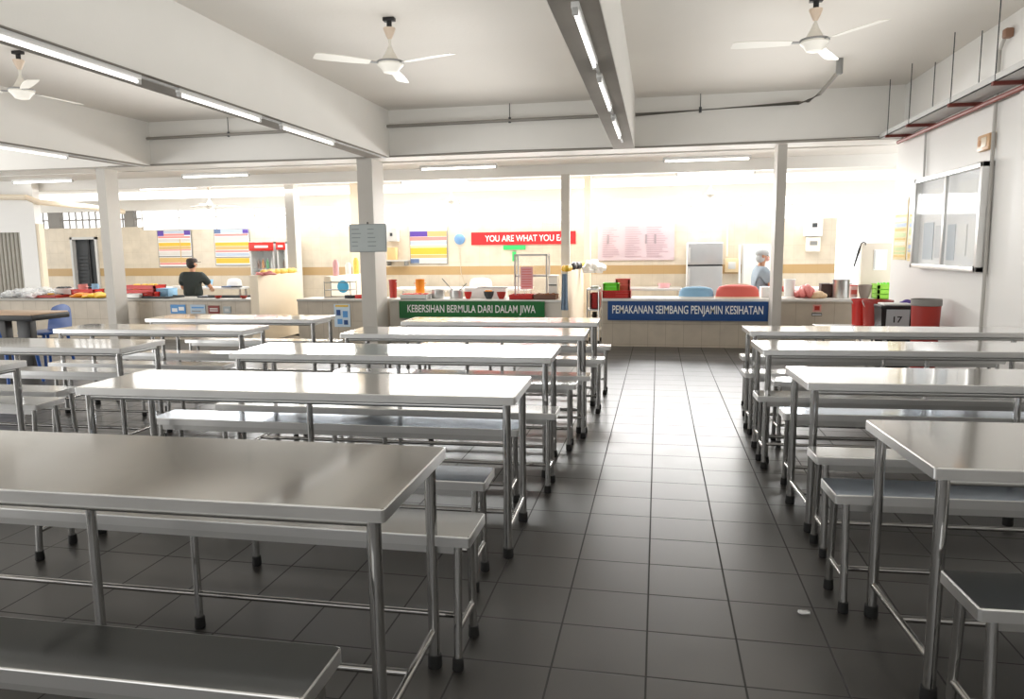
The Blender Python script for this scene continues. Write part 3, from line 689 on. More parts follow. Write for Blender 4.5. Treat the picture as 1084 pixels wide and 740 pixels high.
# ------------------------------------------------------------------ kitchen fittings
# fridges
x0, x1 = hx(727.5, 12.8, 1.), hx(765, 12.8, 1.); zt_ = at(745, 256.5, 12.8).z; zs = at(745, 281, 12.8).z
t = thing('fridge', 'tall silver two-door fridge against the kitchen wall', 'fridge', ((x0+x1)/2, 13.1, -.3)); L = (x1-x0)/2; ht = zt_+.3; hs = zs+.3
MB().box(-L, L, -.22, .3, .05, ht, .012).build('body', LGREY, t)
SILV = mat('fridge_silver', srgb('b9bbbd'), .35, .5)
MB().box(-L+.005, L-.005, -.3, -.225, hs+.012, ht-.01, .012).build('freezer_door', SILV, t); MB().box(-L+.005, L-.005, -.3, -.225, .08, hs-.012, .012).build('fridge_door', SILV, t)
MB().box(-L+.005, L-.005, -.27, -.225, hs-.014, hs+.014).build('door_gap', BLACK, t)
MB().box(-L+.02, -L+.045, -.33, -.3, hs+.05, hs+.3, .006).build('handle', LGREY, t); MB().box(-L+.02, -L+.045, -.33, -.3, hs-.4, hs-.05, .006).build('handle', LGREY, t)
for s_ in (-1, 1): MB().tube((s_*(L-.05), 0, 0), (s_*(L-.05), 0, .06), .02).build('foot', BLACK, t)
def chiller(u0, u1, v0, v1, Y, label):
    x0, x1 = hx(u0, Y, 1.), hx(u1, Y, 1.); zt_ = at((u0+u1)/2, v0, Y).z; zm = at((u0+u1)/2, v1, Y).z
    t = thing('drinks_fridge', label, 'fridge', ((x0+x1)/2, Y, -.3)); L = (x1-x0)/2; ht, hm = zt_+.3, zm+.3
    b = MB(); b.m(LGREY).box(-L, L, .45, .5, .05, ht).box(-L, -L+.03, 0, .5, .05, ht).box(L-.03, L, 0, .5, .05, ht).box(-L, L, 0, .5, ht-.03, ht).box(-L, L, 0, .5, .05, .3)
    b.build('cabinet', None, t, False)
    h = MB().box(-L, L, -.03, 0, hm, ht, .006).build('header_sign', RED, t)
    MB().box(-L*.5, L*.6, -.034, -.029, hm+(ht-hm)*.35, hm+(ht-hm)*.6).build('white_strip', WHITEP, h, False)
    MB().box(-L+.03, L-.03, -.012, -.004, .3, hm).build('glass_door', CGLASS, t)
    for z in (.78, 1.08, 1.38): MB().box(-L+.03, L-.03, .05, .42, z, z+.012).build('shelf', GREYM, t, False)
    return t, (x0+x1)/2, L, Y
BOT = [RED, ORANGE, SKY, GRN, DGREY, WHITEP, BROWN]
def bottle_mesh(m):
    b = MB(); b.m(m).lathe([(.0, 0), (.03, 0), (.03, .12), (.012, .16), (.012, .185)], n=12); b.m(WHITEP).lathe([(.014, .185), (.014, .205), (0, .205)], n=12)
    return strip(b.build('bottle', None))
for cargs, nm in (((265.5, 291, 256.3, 265.5, 12.9, 'tall glass-doored drinks fridge with a red header beside the striped poster'), 'wider'), ((294, 303.5, 256.3, 264.5, 12.9, 'narrow drinks fridge with a pink-red header half hidden by the pillar'), 'narrow')):
    t, xm, L, Y = chiller(*cargs)
    for zi, z in enumerate((.792, 1.092, 1.392)):
        n = 5 if nm == 'wider' else 3
        for k in range(n):
            o = bpy.data.objects.new('drink_bottle', bottle_mesh(BOT[(k*2+zi*3) % 7])); C.objects.link(o); o.location = (xm-L*.75+k*L*1.5/(n-1), Y+.2, z-.3)
            tag(o, 'small drink bottle on the %s shelf of the %s drinks fridge, %s from left' % (('bottom', 'middle', 'top')[zi], nm, ('first', 'second', 'third', 'fourth', 'fifth')[k]), 'bottle', 'bottles in the drinks fridges')
# work tables along the kitchen wall
def worktable(x0, x1, y0, y1, z, label, m=WHITEP):
    t = thing('work_table', label, 'table', ((x0+x1)/2, (y0+y1)/2, -.3)); L, W = (x1-x0)/2, (y1-y0)/2; h = z+.3
    MB().box(-L, L, -W, W, h-.04, h, .004).build('top', m, t)
    MB().box(-L+.05, L-.05, -W+.05, W-.05, .2, .22).build('lower_shelf', ST_DULL, t, False)
    for sx in (-1, 1):
        for sy in (-1, 1): MB().tube((sx*(L-.05), sy*(W-.05), 0), (sx*(L-.05), sy*(W-.05), h-.03), .02, n=10).build('leg', ST_TUBE, t)
    return t
worktable(hx(132, 12.6, .8), hx(256, 12.6, .8), 12.55, 12.86, .76, 'white work table behind the man on the left')
worktable(hx(415, 12.6, .8), hx(560, 12.6, .8), 12.45, 13.1, .74, 'white work table behind the counter with the green sign')
worktable(hx(648, 12.6, .8), hx(722, 12.6, .8), 12.45, 13.1, .74, 'steel work table behind the counter below the pink chart', ST_DULL)
worktable(hx(822, 12.6, .8), hx(880, 12.6, .8), 12.45, 13.1, .74, 'white work table at the right end of the kitchen')

# generic small items
def bucket(u0, u1, v0, v1, Y, m, label, name='bucket', cat='bucket', taper=.82, handle=True, rim=None, group=None, z0=None):
    z1 = at((u0+u1)/2, v0, Y).z; z0 = z0 if z0 is not None else (at((u0+u1)/2, v1, Y).z if v1 is not None else 0)
    x0, x1 = hx(u0, Y, z1), hx(u1, Y, z1); r = (x1-x0)/2; h = z1-z0
    t = thing(name, label, cat, ((x0+x1)/2, Y, z0), 0, group)
    b = MB(); b.lathe([(0, 0), (r*taper, 0), (r*.95, h*.93), (r*.9, h*.93), (r*taper*.92, .015), (0, .015)], n=28)
    b.build('body', m, t)
    MB().lathe([(r*.94, h*.92), (r, h*.925), (r, h), (r*.93, h), (r*.9, h*.93)], n=28).build('rim', rim or m, t)
    if handle:
        MB().path([(r*math.cos(a)*1.0, -r*.35*math.sin(a)-.01, h*.96-r*.75*math.sin(a)) for a in [math.pi*k/12 for k in range(13)]], .006, 6).build('handle', LGREY, t)
    return t
def onc(u0, u1, v0, Y, z0=None):
    z0 = ZC if z0 is None else z0; z1 = at((u0+u1)/2, v0, Y).z; x0, x1 = hx(u0, Y, (z0+z1)/2), hx(u1, Y, (z0+z1)/2)
    return (x0+x1)/2, (x1-x0)/2, max(.02, z1-z0), z0
def crate(u0, u1, v0, Y, m, label, z0=None, D=.3, name='crate', cat='crate', content=None):
    x, L, h, z0 = onc(u0, u1, v0, Y, z0); t = thing(name, label, cat, (x, Y, z0)); D /= 2; w_ = .012
    b = MB().box(-L, L, -D, D, 0, .012)
    for k in range(3):
        za, zb = h*k/3+.004, h*(k+1)/3-.006
        b.box(-L, L, -D, -D+w_, za, zb).box(-L, L, D-w_, D, za, zb).box(-L, -L+w_, -D, D, za, zb).box(L-w_, L, -D, D, za, zb)
    for sx in (-1, 1):
        for sy in (-1, 1): b.box(sx*L-.014*(sx+1)+.0, sx*L+.014*(1-sx), sy*D-.014*(sy+1), sy*D+.014*(1-sy), 0, h)
    b.box(-L-.006, L+.006, -D-.006, -D+w_, h-.012, h).box(-L-.006, L+.006, D-w_, D+.006, h-.012, h).box(-L-.006, -L+w_, -D, D, h-.012, h).box(L-w_, L+.006, -D, D, h-.012, h)
    b.build('basket_body', m, t, False)
    if content:
        c = MB()
        for k in range(10): c.ball((random.uniform(-L*.7, L*.7), random.uniform(-D*.6, D*.6), h*.8), L*.22, D*.3, h*.3, 8, 6)
        o = c.build('contents', content, t); o['kind'] = 'stuff'
    return t
def pot(u0, u1, v0, Y, label, m=None, z0=None, lid=False, ladle=False, name='cooking_pot', cat='pot'):
    x, r, h, z0 = onc(u0, u1, v0, Y, z0); t = thing(name, label, cat, (x, Y, z0)); m = m or ST_DULL
    MB().lathe([(0, 0), (r*.95, 0), (r*.97, h*.1), (r*.97, h*.96), (r*1.03, h), (r*.95, h), (r*.93, h*.1), (0, h*.1)], n=24).build('body', m, t)
    for s_ in (-1, 1): MB().path([(s_*r*.95, -.03, h*.75), (s_*r*1.2, -.03, h*.78), (s_*r*1.2, .03, h*.78), (s_*r*.95, .03, h*.75)], .006, 6).build('handle', m, t)
    if lid: MB().lathe([(r*1.02, h), (r*.8, h*1.06), (.02, h*1.1), (.02, h*1.2), (0, h*1.2)], n=24).build('lid', m, t)
    return t
def ladle(p0, p1, label):
    o = Vector(p0); d = (Vector(p1)-o); t = thing('ladle', label, 'ladle', p0)
    MB().tube((0, 0, 0), d, .008, n=8).build('handle', GREYM, t); MB().ball((0, 0, 0), .045, .045, .03).build('bowl', ST_DULL, t); return t
def bowl(u0, u1, v0, Y, m, label, z0=None, content=None, name='bowl', cat='bowl'):
    x, r, h, z0 = onc(u0, u1, v0, Y, z0); t = thing(name, label, cat, (x, Y, z0))
    MB().lathe([(0, 0), (r*.5, 0), (r*.55, h*.06), (r*.85, h*.5), (r, h), (r*.94, h), (r*.78, h*.5), (0, h*.15)], n=24).build('body', m, t)
    if content:
        c = MB()
        for k in range(7): a = k*.9; c.ball((r*.5*math.cos(a)*(k > 0), r*.5*math.sin(a)*(k > 0), h*.85), r*.35, r*.35, h*.35, 8, 6)
        o = c.build('contents', content, t); o['kind'] = 'stuff'
    return t
def tray(u0, u1, v0, Y, m, label, z0=None, D=.35, content=None):
    x, L, h, z0 = onc(u0, u1, v0, Y, z0); t = thing('tray', label, 'tray', (x, Y, z0)); h = min(h, .07); D /= 2
    b = MB(); b.prism([(-L*.94, 0), (L*.94, 0), (L, h), (L-.01, h), (L*.93, .01), (-L*.93, .01), (-L+.01, h), (-L, h)], 'Y', -D, D)
    b.box(-L*.97, L*.97, -D, -D+.01, 0, h).box(-L*.97, L*.97, D-.01, D, 0, h); b.build('body', m, t, False)
    if content:
        c = MB()
        for k in range(26): c.ball((random.uniform(-L*.8, L*.8), random.uniform(-D*.8, D*.8), h*.8), L*.16, L*.13, h*.4, 8, 6)
        o = c.build('contents', content, t); o['kind'] = 'stuff'
    return t
def cover(u0, u1, v0, Y, m, rim, label, z0=None):
    x, r, h, z0 = onc(u0, u1, v0, Y, z0); t = thing('food_cover', label, 'food cover', (x, Y, z0)); sy = .45
    MB().lathe([(r, 0), (r*.99, h*.25), (r*.95, h*.6), (r*.85, h*.85), (r*.6, h*.97), (r*.3, h), (0, h)], n=32, sy=sy).build('mesh_dome', m, t, ang=60)
    MB().lathe([(r*1.0, 0), (r*1.02, .0), (r*1.02, .02), (r*1.0, .02)], n=32, sy=sy).build('rim', rim, t)
    b = MB(); b.path([(r*math.cos(a)*.97, 0, .01+h*.0+h*1.01*math.sin(a)**.6) for a in [math.pi*k/16 for k in range(17)]], .008, 6); b.build('ribs', rim, t)
    return t
def carton(u0, u1, v0, Y, m, label, z0=None, D=.25, name='box', cat='box', stripes=None, rz=0.):
    x, L, h, z0 = onc(u0, u1, v0, Y, z0); t = thing(name, label, cat, (x, Y, z0), rz); D /= 2
    MB().box(-L, L, -D, D, 0, h*.92, .006).build('body', m, t)
    MB().box(-L*1.02, L*1.02, -D*1.02, D*1.02, h*.9, h, .006).build('lid', stripes or m, t)
    if stripes: MB().box(-L*.8, L*.8, -D-.003, -D+.003, h*.25, h*.6).build('printed_strip', stripes, t, False)
    return t
def heap(u0, u1, v0, Y, m, label, name, cat, z0=None, n=9, D=.15, film=False):
    x, L, h, z0 = onc(u0, u1, v0, Y, z0); rnd = random.Random(u0*7+v0)
    b = MB()
    for k in range(n):
        q = (k+.5)/n*2-1; hh = h*(.45+.55*(1-abs(q)))*rnd.uniform(.75, 1)
        b.ball((x+q*L*.85, Y+rnd.uniform(-D, D)*.5, z0+hh*.5), L*1.6/n+.03, D*.8, hh*.52, 10, 8, Matrix.Rotation(rnd.uniform(-.4, .4), 4, 'Y'))
    if name == 'plastic_bag':
        from mathutils import noise
        bmesh.ops.subdivide_edges(b.bm, edges=b.bm.edges[:], cuts=1, use_grid_fill=True)
        for v in b.bm.verts: v.co += Vector((noise.noise(v.co*16), noise.noise(v.co*16+Vector((7, 3, 1))), noise.noise(v.co*16+Vector((1, 9, 4)))))*.04
        for v in b.bm.verts: v.co.z = max(v.co.z, z0+.002)
    return tag(b.build(name, m), label, cat)
YI = 10.85
# left counter
heap(4, 48, 304, 10.8, FILM, 'crumpled clear plastic bag lying at the left end of the counter', 'plastic_bag', 'bag', n=8, D=.3)
heap(30, 62, 303.5, 11.05, FILM, 'clear plastic bag bunched behind the crumpled one at left', 'plastic_bag', 'bag', n=5, D=.2)
tray(36, 68, 312, 10.8, DRED, 'dark red tray of packets on the far left of the counter', content=BROWN)
bowl(51, 57, 310.5, 10.78, YELLOW, 'small yellow bowl on the dark red tray', z0=.72)
for u, lab in ((60, 'dark jar left on the far left counter, beside the yellow bowl'), (64.5, 'dark jar on the far left counter, nearer the orange packets')):
    pot(u-2, u+2, 311, 10.95, lab, BLACK, name='jar', cat='jar')
bowl(60, 76, 305, 11.1, WHITEP, 'white bowl with dark food in front of the doorway wall', content=DGREY)
heap(76, 96, 309, 10.8, ORANGE, 'pile of orange packets on the counter left of the pillar', 'food_packets', 'packets', n=7, D=.16)
heap(92, 113, 308.5, 10.75, YELLOW, 'pile of yellow packets next to the left pillar', 'food_packets', 'packets', n=7, D=.16)
crate(81, 105, 306, 11.08, RED, 'red basket behind the orange packets', D=.25)
pot(84, 92, 301, 11.1, 'pink cup standing in the red basket area on the left counter', mat('pink_plastic', srgb('e59a94'), .4), z0=.69, name='cup', cat='cup')
pot(98, 104, 300.5, 11.1, 'pale blue cup on the left counter beside the pillar', PBLUE, z0=.69, name='cup', cat='cup')
crate(139, 170, 301.5, 11.05, RED, 'bright red basket of yellow packets left of the man', content=YELLOW)
tray(133, 152, 311, 10.74, WHITEP, 'white tray at the left of the counter beside the pillar', D=.2)
crate(154, 166, 309, 10.8, RED, 'small red basket on the counter edge, in front of the bright red basket', D=.16)
carton(170, 183, 305, 11.05, PBLUE, 'pale blue box on the counter left of the man')
pot(183, 192, 303, 12.6, 'white rice cooker on the work table left of the man', WHITEP, z0=.76, lid=True, name='rice_cooker', cat='cooker')
bowl(216, 225, 296, 12.65, PBLUE, 'pale blue bowl on the work table right of the man', z0=.76)
cover(240, 256, 295, 12.7, WHITEP, LGREY, 'small white food cover on the work table right of the man', z0=.76)
carton(237, 246, 303, 12.52, mat('box_slate', srgb('6f87a8'), .5), 'slate blue box on the work table under the striped poster', z0=.76, D=.18)
carton(247, 254, 303.5, 12.52, DGREY, 'dark box right beside the slate blue box on the work table', z0=.76, D=.16)
for u, lab in ((231, 'small red bowl on the left counter edge, nearer the man'), (258, 'small red bowl on the left counter edge, beside the cream partition')): bowl(u-3.5, u+3.5, 313, 10.75, DRED, lab)
tray(158, 188, 313, 10.85, DGREY, 'shallow dark tray along the counter left of the man', D=.4); tray(214, 262, 313, 11.0, DGREY, 'shallow dark tray along the counter right of the man', D=.3)
# partition tops
zW = 1.05
heap(270, 292, 287, 10.62, mat('pink_packets', srgb('e08a86'), .5), 'pink packets piled on the left end of the cream partition', 'food_packets', 'packets', zW, 6, .06)
def onwall(Y0, Y1, xw, z, m, label, name, cat, n=7, h=.05):
    b = MB(); rnd = random.Random(int(Y0*50))
    for k in range(n): b.ball((xw+rnd.uniform(-.03, .03), Y0+(Y1-Y0)*k/(n-1), z+h*.45), .05, (Y1-Y0)/n*.8, h*.5, 10, 8)
    return tag(b.build(name, m), label, cat)
onwall(10.75, 11.75, (W1[0]+W1[1])/2, zW, GOLD, 'yellow packets laid along the top of the cream partition', 'food_packets', 'packets', 8, .09)
onwall(10.6, 10.95, (W3[0]+W3[1])/2, 1.08, YELLOW, 'yellow bananas on top of the partition beside the grey pillar', 'bananas', 'fruit', 4, .1)
onwall(11.6, 12.2, (W3[0]+W3[1])/2+.01, 1.08, BLACK, 'black cloth bundle on top of the partition behind the bananas', 'cloth', 'cloth', 4, .13)
onwall(12.35, 12.8, (W3[0]+W3[1])/2+.01, 1.08, GOLD, 'golden packets on the far end of the partition beside the cream pillar', 'food_packets', 'packets', 4, .11)
# towel on partition front
p = at(597.5, 290, 10.5); q = at(597.5, 328, 10.5)
b = MB(); tt = bmesh.new(); bmesh.ops.create_grid(tt, x_segments=8, y_segments=10, size=.5)
for v in tt.verts: v.co = Vector((p.x+v.co.x*.07*(1.2-v.co.y*.6), 10.52+.012*math.sin(v.co.x*14), p.z+(q.z-p.z)*(.5-v.co.y)))
bmesh.ops.solidify(tt, geom=tt.faces[:], thickness=.006); b.merge(tt); tag(b.build('towel', mat('towel_blue', srgb('8fa3b8'), .8, var=.25, scale=15)), 'blue-grey towel hanging on the partition end below the grey pillar', 'towel')
# W2 niche items
xw = hx(362, 11.1, .8)
t = thing('dish_rack', 'wire dish rack on the short counter beside the thick pillar', 'rack', (xw+.02, 11.0, ZC-.005))
b = MB()
for z in (.02, .13, .25): b.tube((-.22, -.12, z), (.22, -.12, z), .006, n=6).tube((-.22, .12, z), (.22, .12, z), .006, n=6)
for k in range(9): b.tube((-.22+k*.055, -.12, .13), (-.22+k*.055, .12, .13), .004, n=6)
for sx in (-.22, .22):
    for sy in (-.12, .12): b.tube((sx, sy, 0), (sx, sy, .27), .007, n=6)
b.build('rack_frame', GREYM, t)
pp = at(362.5, 303.5, 10.92); tag(MB().lathe([(0, 0), (.09, 0), (.1, .008), (0, .012)], (pp.x, 10.95, pp.z), 28, axis='Y').build('plate', SKY), 'bright blue plate standing in the wire dish rack', 'plate')
carton(377, 384, 312, 10.86, RED, 'small red box at the foot of the dish rack', D=.1); carton(366, 376, 312.5, 10.86, BLACK, 'small black box under the blue plate', D=.1)
for u0, u1, v0, m, lab in ((349, 357, 275, PINK, 'pink bottle on top of the cream wall left of the thick pillar'), (357, 363, 278, WHITEP, 'white canister on top of the cream wall left of the thick pillar'), (364, 370, 273, GOLD, 'tan canister on top of the cream wall left of the thick pillar')):
    Y = 11.6 if u0 < 356 else (12.1 if u0 < 363 else 12.45); zz = 1.0; x = (W2[0]+W2[1])/2; z1 = at((u0+u1)/2, v0, Y).z
    tag(MB().lathe([(0, 0), (.05, 0), (.05, (z1-zz)*.8), (.03, (z1-zz)*.95), (.03, z1-zz), (0, z1-zz)], (x, Y, zz), 18).build('canister', m), lab, 'canister')
# green sign counter items
bucket(411.5, 420, 296, 309, 11.05, DRED, 'dark red pail just right of the thick pillar on the counter', z0=ZC)
pot(440, 449.5, 295.5, 11.1, 'orange jug on the counter above the green sign', ORANGE, name='jug', cat='jug')
tray(427, 455, 309, 10.8, WHITEP, 'white tray of meat on the counter above the green sign start', content=PRED)
pot(457, 470.5, 306.5, 10.9, 'steel cooking pot on the counter, left of the pot with ladles'); pot(476, 490, 307, 10.9, 'steel cooking pot holding two ladles on the counter')
p = at(481, 309, 10.9); ladle((p.x, 10.88, p.z), tuple(at(468, 295, 10.9)), 'ladle leaning left out of the steel pot'); ladle((p.x+.06, 10.9, p.z), tuple(at(494, 300, 11.)), 'ladle leaning right out of the steel pot')
cover(497, 521, 294.5, 12.6, mat('white_mesh', srgb('f4ece8'), .6), PINK, 'white and pink food cover on the work table under the banner', .74)
carton(494, 536, 304.5, 11.08, WHITEP, 'long white tray box behind the bowls on the counter', D=.2)
tray(506, 537, 304, 11.08, GREYM, 'dark tray on the long white box', z0=at(520, 305.5, 11.08).z, D=.2)
bowl(491.5, 499.5, 309, 10.78, RED, 'small red bowl on the counter above the sign middle')
bowl(512, 523, 308.5, 10.78, DGREY, 'dark bowl of orange food on the counter', content=ORANGE)
bowl(526, 535.5, 309, 10.78, DRED, 'dark red bowl on the counter left of the red tray')
tray(541, 566, 307.5, 10.8, RED, 'bright red tray on the counter beside the brown tray'); tray(566.5, 590, 307.5, 10.8, mat('brown_tray', srgb('7c5646'), .5), 'brown tray on the counter right of the red tray', content=BROWN)
# glass display cabinet
x, L, h, z0 = onc(547, 580, 269, 11.05)
t = thing('display_cabinet', 'glass display cabinet with white frame on the counter', 'cabinet', (x, 11.05, z0+.012)); h -= .012
f = MB()
for sx in (-1, 1):
    for sy in (-1, 1): f.box(sx*L-.012, sx*L+.012, sy*.13-.012, sy*.13+.012, 0, h)
for z in (0.012, h*.5, h-.012):
    for sy in (-1, 1): f.box(-L, L, sy*.13-.012, sy*.13+.012, z-.012, z+.012)
    for sx in (-1, 1): f.box(sx*L-.012, sx*L+.012, -.13, .13, z-.012, z+.012)
f.build('frame', LGREY, t, False); MB().box(-L, L, -.131, -.127, .02, h-.02).build('glass_pane', CGLASS, t); MB().box(-L, L, -.12, .12, h*.5, h*.5+.006).build('shelf', CGLASS, t)
flat(551, 564, 282.5, 306, 10.88, PINK, 'pink notice sheet taped to the glass cabinet front', 'notice_sheet', 'paper', marks=[(.1, .9, .1+k*.11, .13+k*.11, PRED) for k in range(8)])
t = carton(581.5, 591, 291, 11.08, WHITEP, 'white appliance with dark slot beside the glass cabinet', name='appliance', cat='appliance', D=.22)
MB().box(-.06, .06, -.118, -.11, .19, .205).build('slot', DGREY, t, False)
# white bag and trolley in the passage
heap(618, 640, 270, 12.3, mat('white_film', srgb('f3f3f1'), .5, bump=.5, bscale=12), 'large white plastic bag hanging behind the partition end', 'plastic_bag', 'bag', 1.0, 6, .12)
t = thing('shelf_trolley', 'dark steel shelf trolley standing in the gap left of the navy sign', 'trolley', (hx(629, 11., .5), 11.0, 0))
b = MB()
for sx in (-.085, .085):
    for sy in (-.2, .2): b.tube((sx, sy, .03), (sx, sy, .82), .013, n=8)
b.build('frame', ST_DULL, t)
for z in (.2, .5, .8): MB().box(-.095, .095, -.21, .21, z, z+.02).build('shelf', ST_DULL, t, False)
for sx in (-.085, .085):
    for sy in (-.2, .2): MB().lathe([(0, -.012), (.03, -.012), (.03, .012), (0, .012)], (sx, sy, .03), 14, axis='X').build('castor', BLACK, t)
pot(627, 632, 330, 10.95, 'dark pot on the bottom shelf of the trolley', BLACK, z0=.225); carton(625.5, 634, 303, 11.0, LGREY, 'pale box on the top shelf of the trolley', z0=.82, D=.2)
crate(639, 655.5, 299.5, 10.82, LIME, 'bright lime green basket on the counter beside the trolley', z0=.78, D=.24)
crate(638.5, 668, 307, 10.84, RED, 'red crate under the lime green basket', z0=ZC+.02, D=.3)
crate(652, 667, 295, 11.05, PRED, 'tall pale red crate behind the lime green basket', z0=ZC+.02, D=.2)
crate(626, 634.5, 310, 11.0, RED, 'narrow red crate on the middle shelf of the trolley', z0=.525, D=.3)
pot(697, 709, 300, 12.7, 'small pink pot on the steel work table under the chart', PINK, z0=.74)
cover(718.5, 756, 303.5, 10.86, PBLUE, WHITEP, 'pale blue mesh food cover on the counter', ZC+.02)
cover(757.5, 804, 301.5, 10.86, PRED, mat('cream_rim', srgb('f2ddc4'), .5), 'large pale red mesh food cover on the counter', ZC+.02)
carton(805, 817, 303.5, 11.0, WHITEP, 'white box on the counter in front of the woman', z0=ZC+.02)
# right counter items
bucket(829.5, 842.5, 295.5, 314, 10.95, WHITEP, 'white bucket on the counter right of the slim pillar', handle=False)
heap(842, 867, 299, 10.9, mat('pinkred_packets', srgb('dc7f7b'), .5, var=.3, scale=25), 'heap of pink and red packets on the right counter', 'food_packets', 'packets', ZC+.02, 9, .18)
heap(858, 874, 305.5, 10.75, mat('bread', srgb('e3c7a4'), .7), 'pale bread rolls in front of the pink packets', 'bread', 'bread', ZC+.02, 4, .1)
carton(868, 880, 300, 11.05, mat('box_dark', srgb('4a3a36'), .5), 'dark box behind the bread rolls', z0=ZC+.02, D=.18)
pot(881, 899.5, 296, 10.9, 'tall steel stock pot at the end of the right counter', ST_DULL, z0=ZC+.02)
carton(899.5, 907, 301.5, 11.05, mat('carton_pink', srgb('eec3bd'), .5), 'pink striped carton right of the stock pot', z0=ZC+.02, D=.1, stripes=PRED)
worktable(2.68, 3.45, 10.62, 11.2, .68, 'low table behind the buckets at the right wall end', LGREY)
bowl(908, 923, 301.5, 10.9, mat('taupe', srgb('8d7f76'), .5), 'taupe bowl left of the green basket', z0=.68); crate(926, 945, 300.5, 10.95, mat('basket_green', srgb('8fcf3a'), .5), 'green basket of leaves beside the end of the right wall', z0=.68, content=LIME)
flat(924, 938, 264, 286, 11.29, PAPER, 'white paper sheet taped on the cream partition at right', 'notice_sheet', 'paper', marks=((.05, .12, .05, .95, LGREY),))
t = thing('umbrella', 'black umbrella hanging by its hook on the right partition corner', 'umbrella', tuple(at(912, 257, 11.25)))
MB().path([(.06, 0, -.02), (.05, 0, .012), (.02, 0, .018), (0, 0, -.01)], .009, 8).build('handle', BLACK, t)
MB().lathe([(.004, -.36), (.01, -.34), (.018, -.1), (.008, -.01)], n=12).build('folded_canopy', BLACK, t); t.rotation_euler = (0, R(14), 0)
# wall boxes
p = at(860, 249, 13.45)
t = thing('water_heater', 'white wall unit with dark display high on the right kitchen wall', 'wall unit', p)
MB().box(-.14, .14, -.12, .05, -.02, .32, .015).build('case', WHITEP, t); MB().box(-.03, .05, -.125, -.118, .13, .2).build('display', DGREY, t, False)
MB().box(-.1, .12, -.08, .05, -.28, -.03, .01).build('lower_case', mat('cream_white', srgb('efe6d8'), .4), t); MB().box(-.05, .07, -.085, -.078, -.17, -.1).build('dial_panel', GREYM, t, False)
p = at(774.5, 281, 13.46); t = thing('switch_box', 'beige switch box on the wall between fridge and whiteboard', 'switch box', p)
MB().box(-.11, .11, -.05, .04, -.12, .12, .01).build('case', mat('beige_box', srgb('d9c39c'), .5), t); MB().box(-.06, .06, -.058, -.048, -.06, .06, .004).build('switch_plate', LGREY, t)
pipe([(hx(769.5, 13.46, 1.6), 13.46, 1.88), (hx(769.5, 13.46, 1.2), 13.46, 1.25)], .014, CREAM, 'cream conduit above the beige switch box', name='wall_conduit', cat='conduit')
pipe([(hx(783, 13.44, 1.4), 13.44, 1.45), (hx(783, 13.44, .9), 13.44, .5)], .02, WHITEP, 'white pipe left of the whiteboard behind the woman', name='wall_conduit', cat='conduit')
x0, x1 = hx(785, 13.47, 1.), hx(822, 13.47, 1.); z1 = at(803, 258.5, 13.47).z
t = thing('whiteboard', 'pale whiteboard panel on the wall behind the woman', 'whiteboard', ((x0+x1)/2, 13.47, (z1+.7)/2)); L, hh = (x1-x0)/2, (z1-.7)/2
MB().box(-L, L, 0, .03, -hh, hh, .003).build('frame', LGREY, t, False); MB().box(-L+.03, L-.03, -.006, 0, -hh+.03, hh-.03).build('panel', mat('panel_pale', srgb('efece6'), .4), t, False)
p = at(417, 250, 13.44); t = thing('meter_box', 'small white meter box on the wall right of the thick pillar', 'meter box', p)
MB().box(-.13, .1, -.08, .05, -.1, .16, .01).build('case', LGREY, t); MB().box(-.05, .0, -.086, -.078, 0, .06).build('window', DGREY, t, False)
carton(411, 420, 262, 13.35, mat('bottle_box', srgb('d7b27c'), .5), 'tan box on the small shelf under the meter box', z0=at(415, 275, 13.35).z, D=.12)
t = thing('wall_shelf', 'small shelf under the meter box holding a tan box', 'shelf', (at(419, 275, 13.4).x, 13.4, at(415, 275, 13.4).z-.008))
MB().box(-.18, .25, -.12, .1, -.02, 0).build('board', LGREY, t, False); MB().box(-.15, -.13, -.1, .1, -.1, -.02).build('bracket', GREYM, t, False); MB().box(.2, .22, -.1, .1, -.1, -.02).build('bracket', GREYM, t, False)
# duct at the upper left
pipe([(-14, 11.15, at(0, 203, 11.15).z), tuple(at(28, 209, 11.15)), tuple(at(40, 214, 11.3)), (xl+.2, 12.4, 2.3), (xl+.2, 13.3, 2.25)], .05, CREAM, 'cream duct running along the upper left wall into the kitchen', name='duct', cat='duct')

# ------------------------------------------------------------------ buckets at the right wall
t = thing('low_stand', 'low steel stand under the two red buckets', 'stand', (2.3, 9.3, 0))
MB().box(-.42, .3, -.25, .25, .43, .455, .004).build('top', ST_DULL, t)
for sx in (-.38, .26):
    for sy in (-.2, .2): MB().tube((sx, sy, 0), (sx, sy, .44), .015, n=10).build('leg', ST_TUBE, t)
gb = 'red buckets on the low stand'
bucket(901.5, 922, 316.5, None or 341, 9.5, RED, 'red bucket on the low stand, left and partly hidden by its neighbour', group=gb, z0=.455)
bucket(913, 946, 317.5, 343, 9.2, DRED, 'broader red bucket on the low stand, right of the other', group=gb, z0=.455)
t = bucket(965, 997.5, 316.5, None, 8.2, DRED, 'large red bin on the floor against the right wall', 'bin', 'bin', .78, False, mat('grey_rim', srgb('8a8783'), .5))
heap(955, 966, 315.5, 8.9, PURPLE, 'purple cloth between the black bin and the large red bin', 'cloth', 'cloth', .72, 3, .06)
p0, p1 = at(930, 323, 8.75), at(967, 323, 8.75); zt_ = p0.z
t = thing('bin', 'black square bin with grey label reading 17', 'bin', ((p0.x+p1.x)/2, 8.8, 0)); r = (p1.x-p0.x)/2
b = MB()
A = [(-r*.75, -r*.6), (r*.75, -r*.6), (r*.75, r*.6), (-r*.75, r*.6)]; B_ = [(-r*.96, -r*.8), (r*.96, -r*.8), (r*.96, r*.8), (-r*.96, r*.8)]
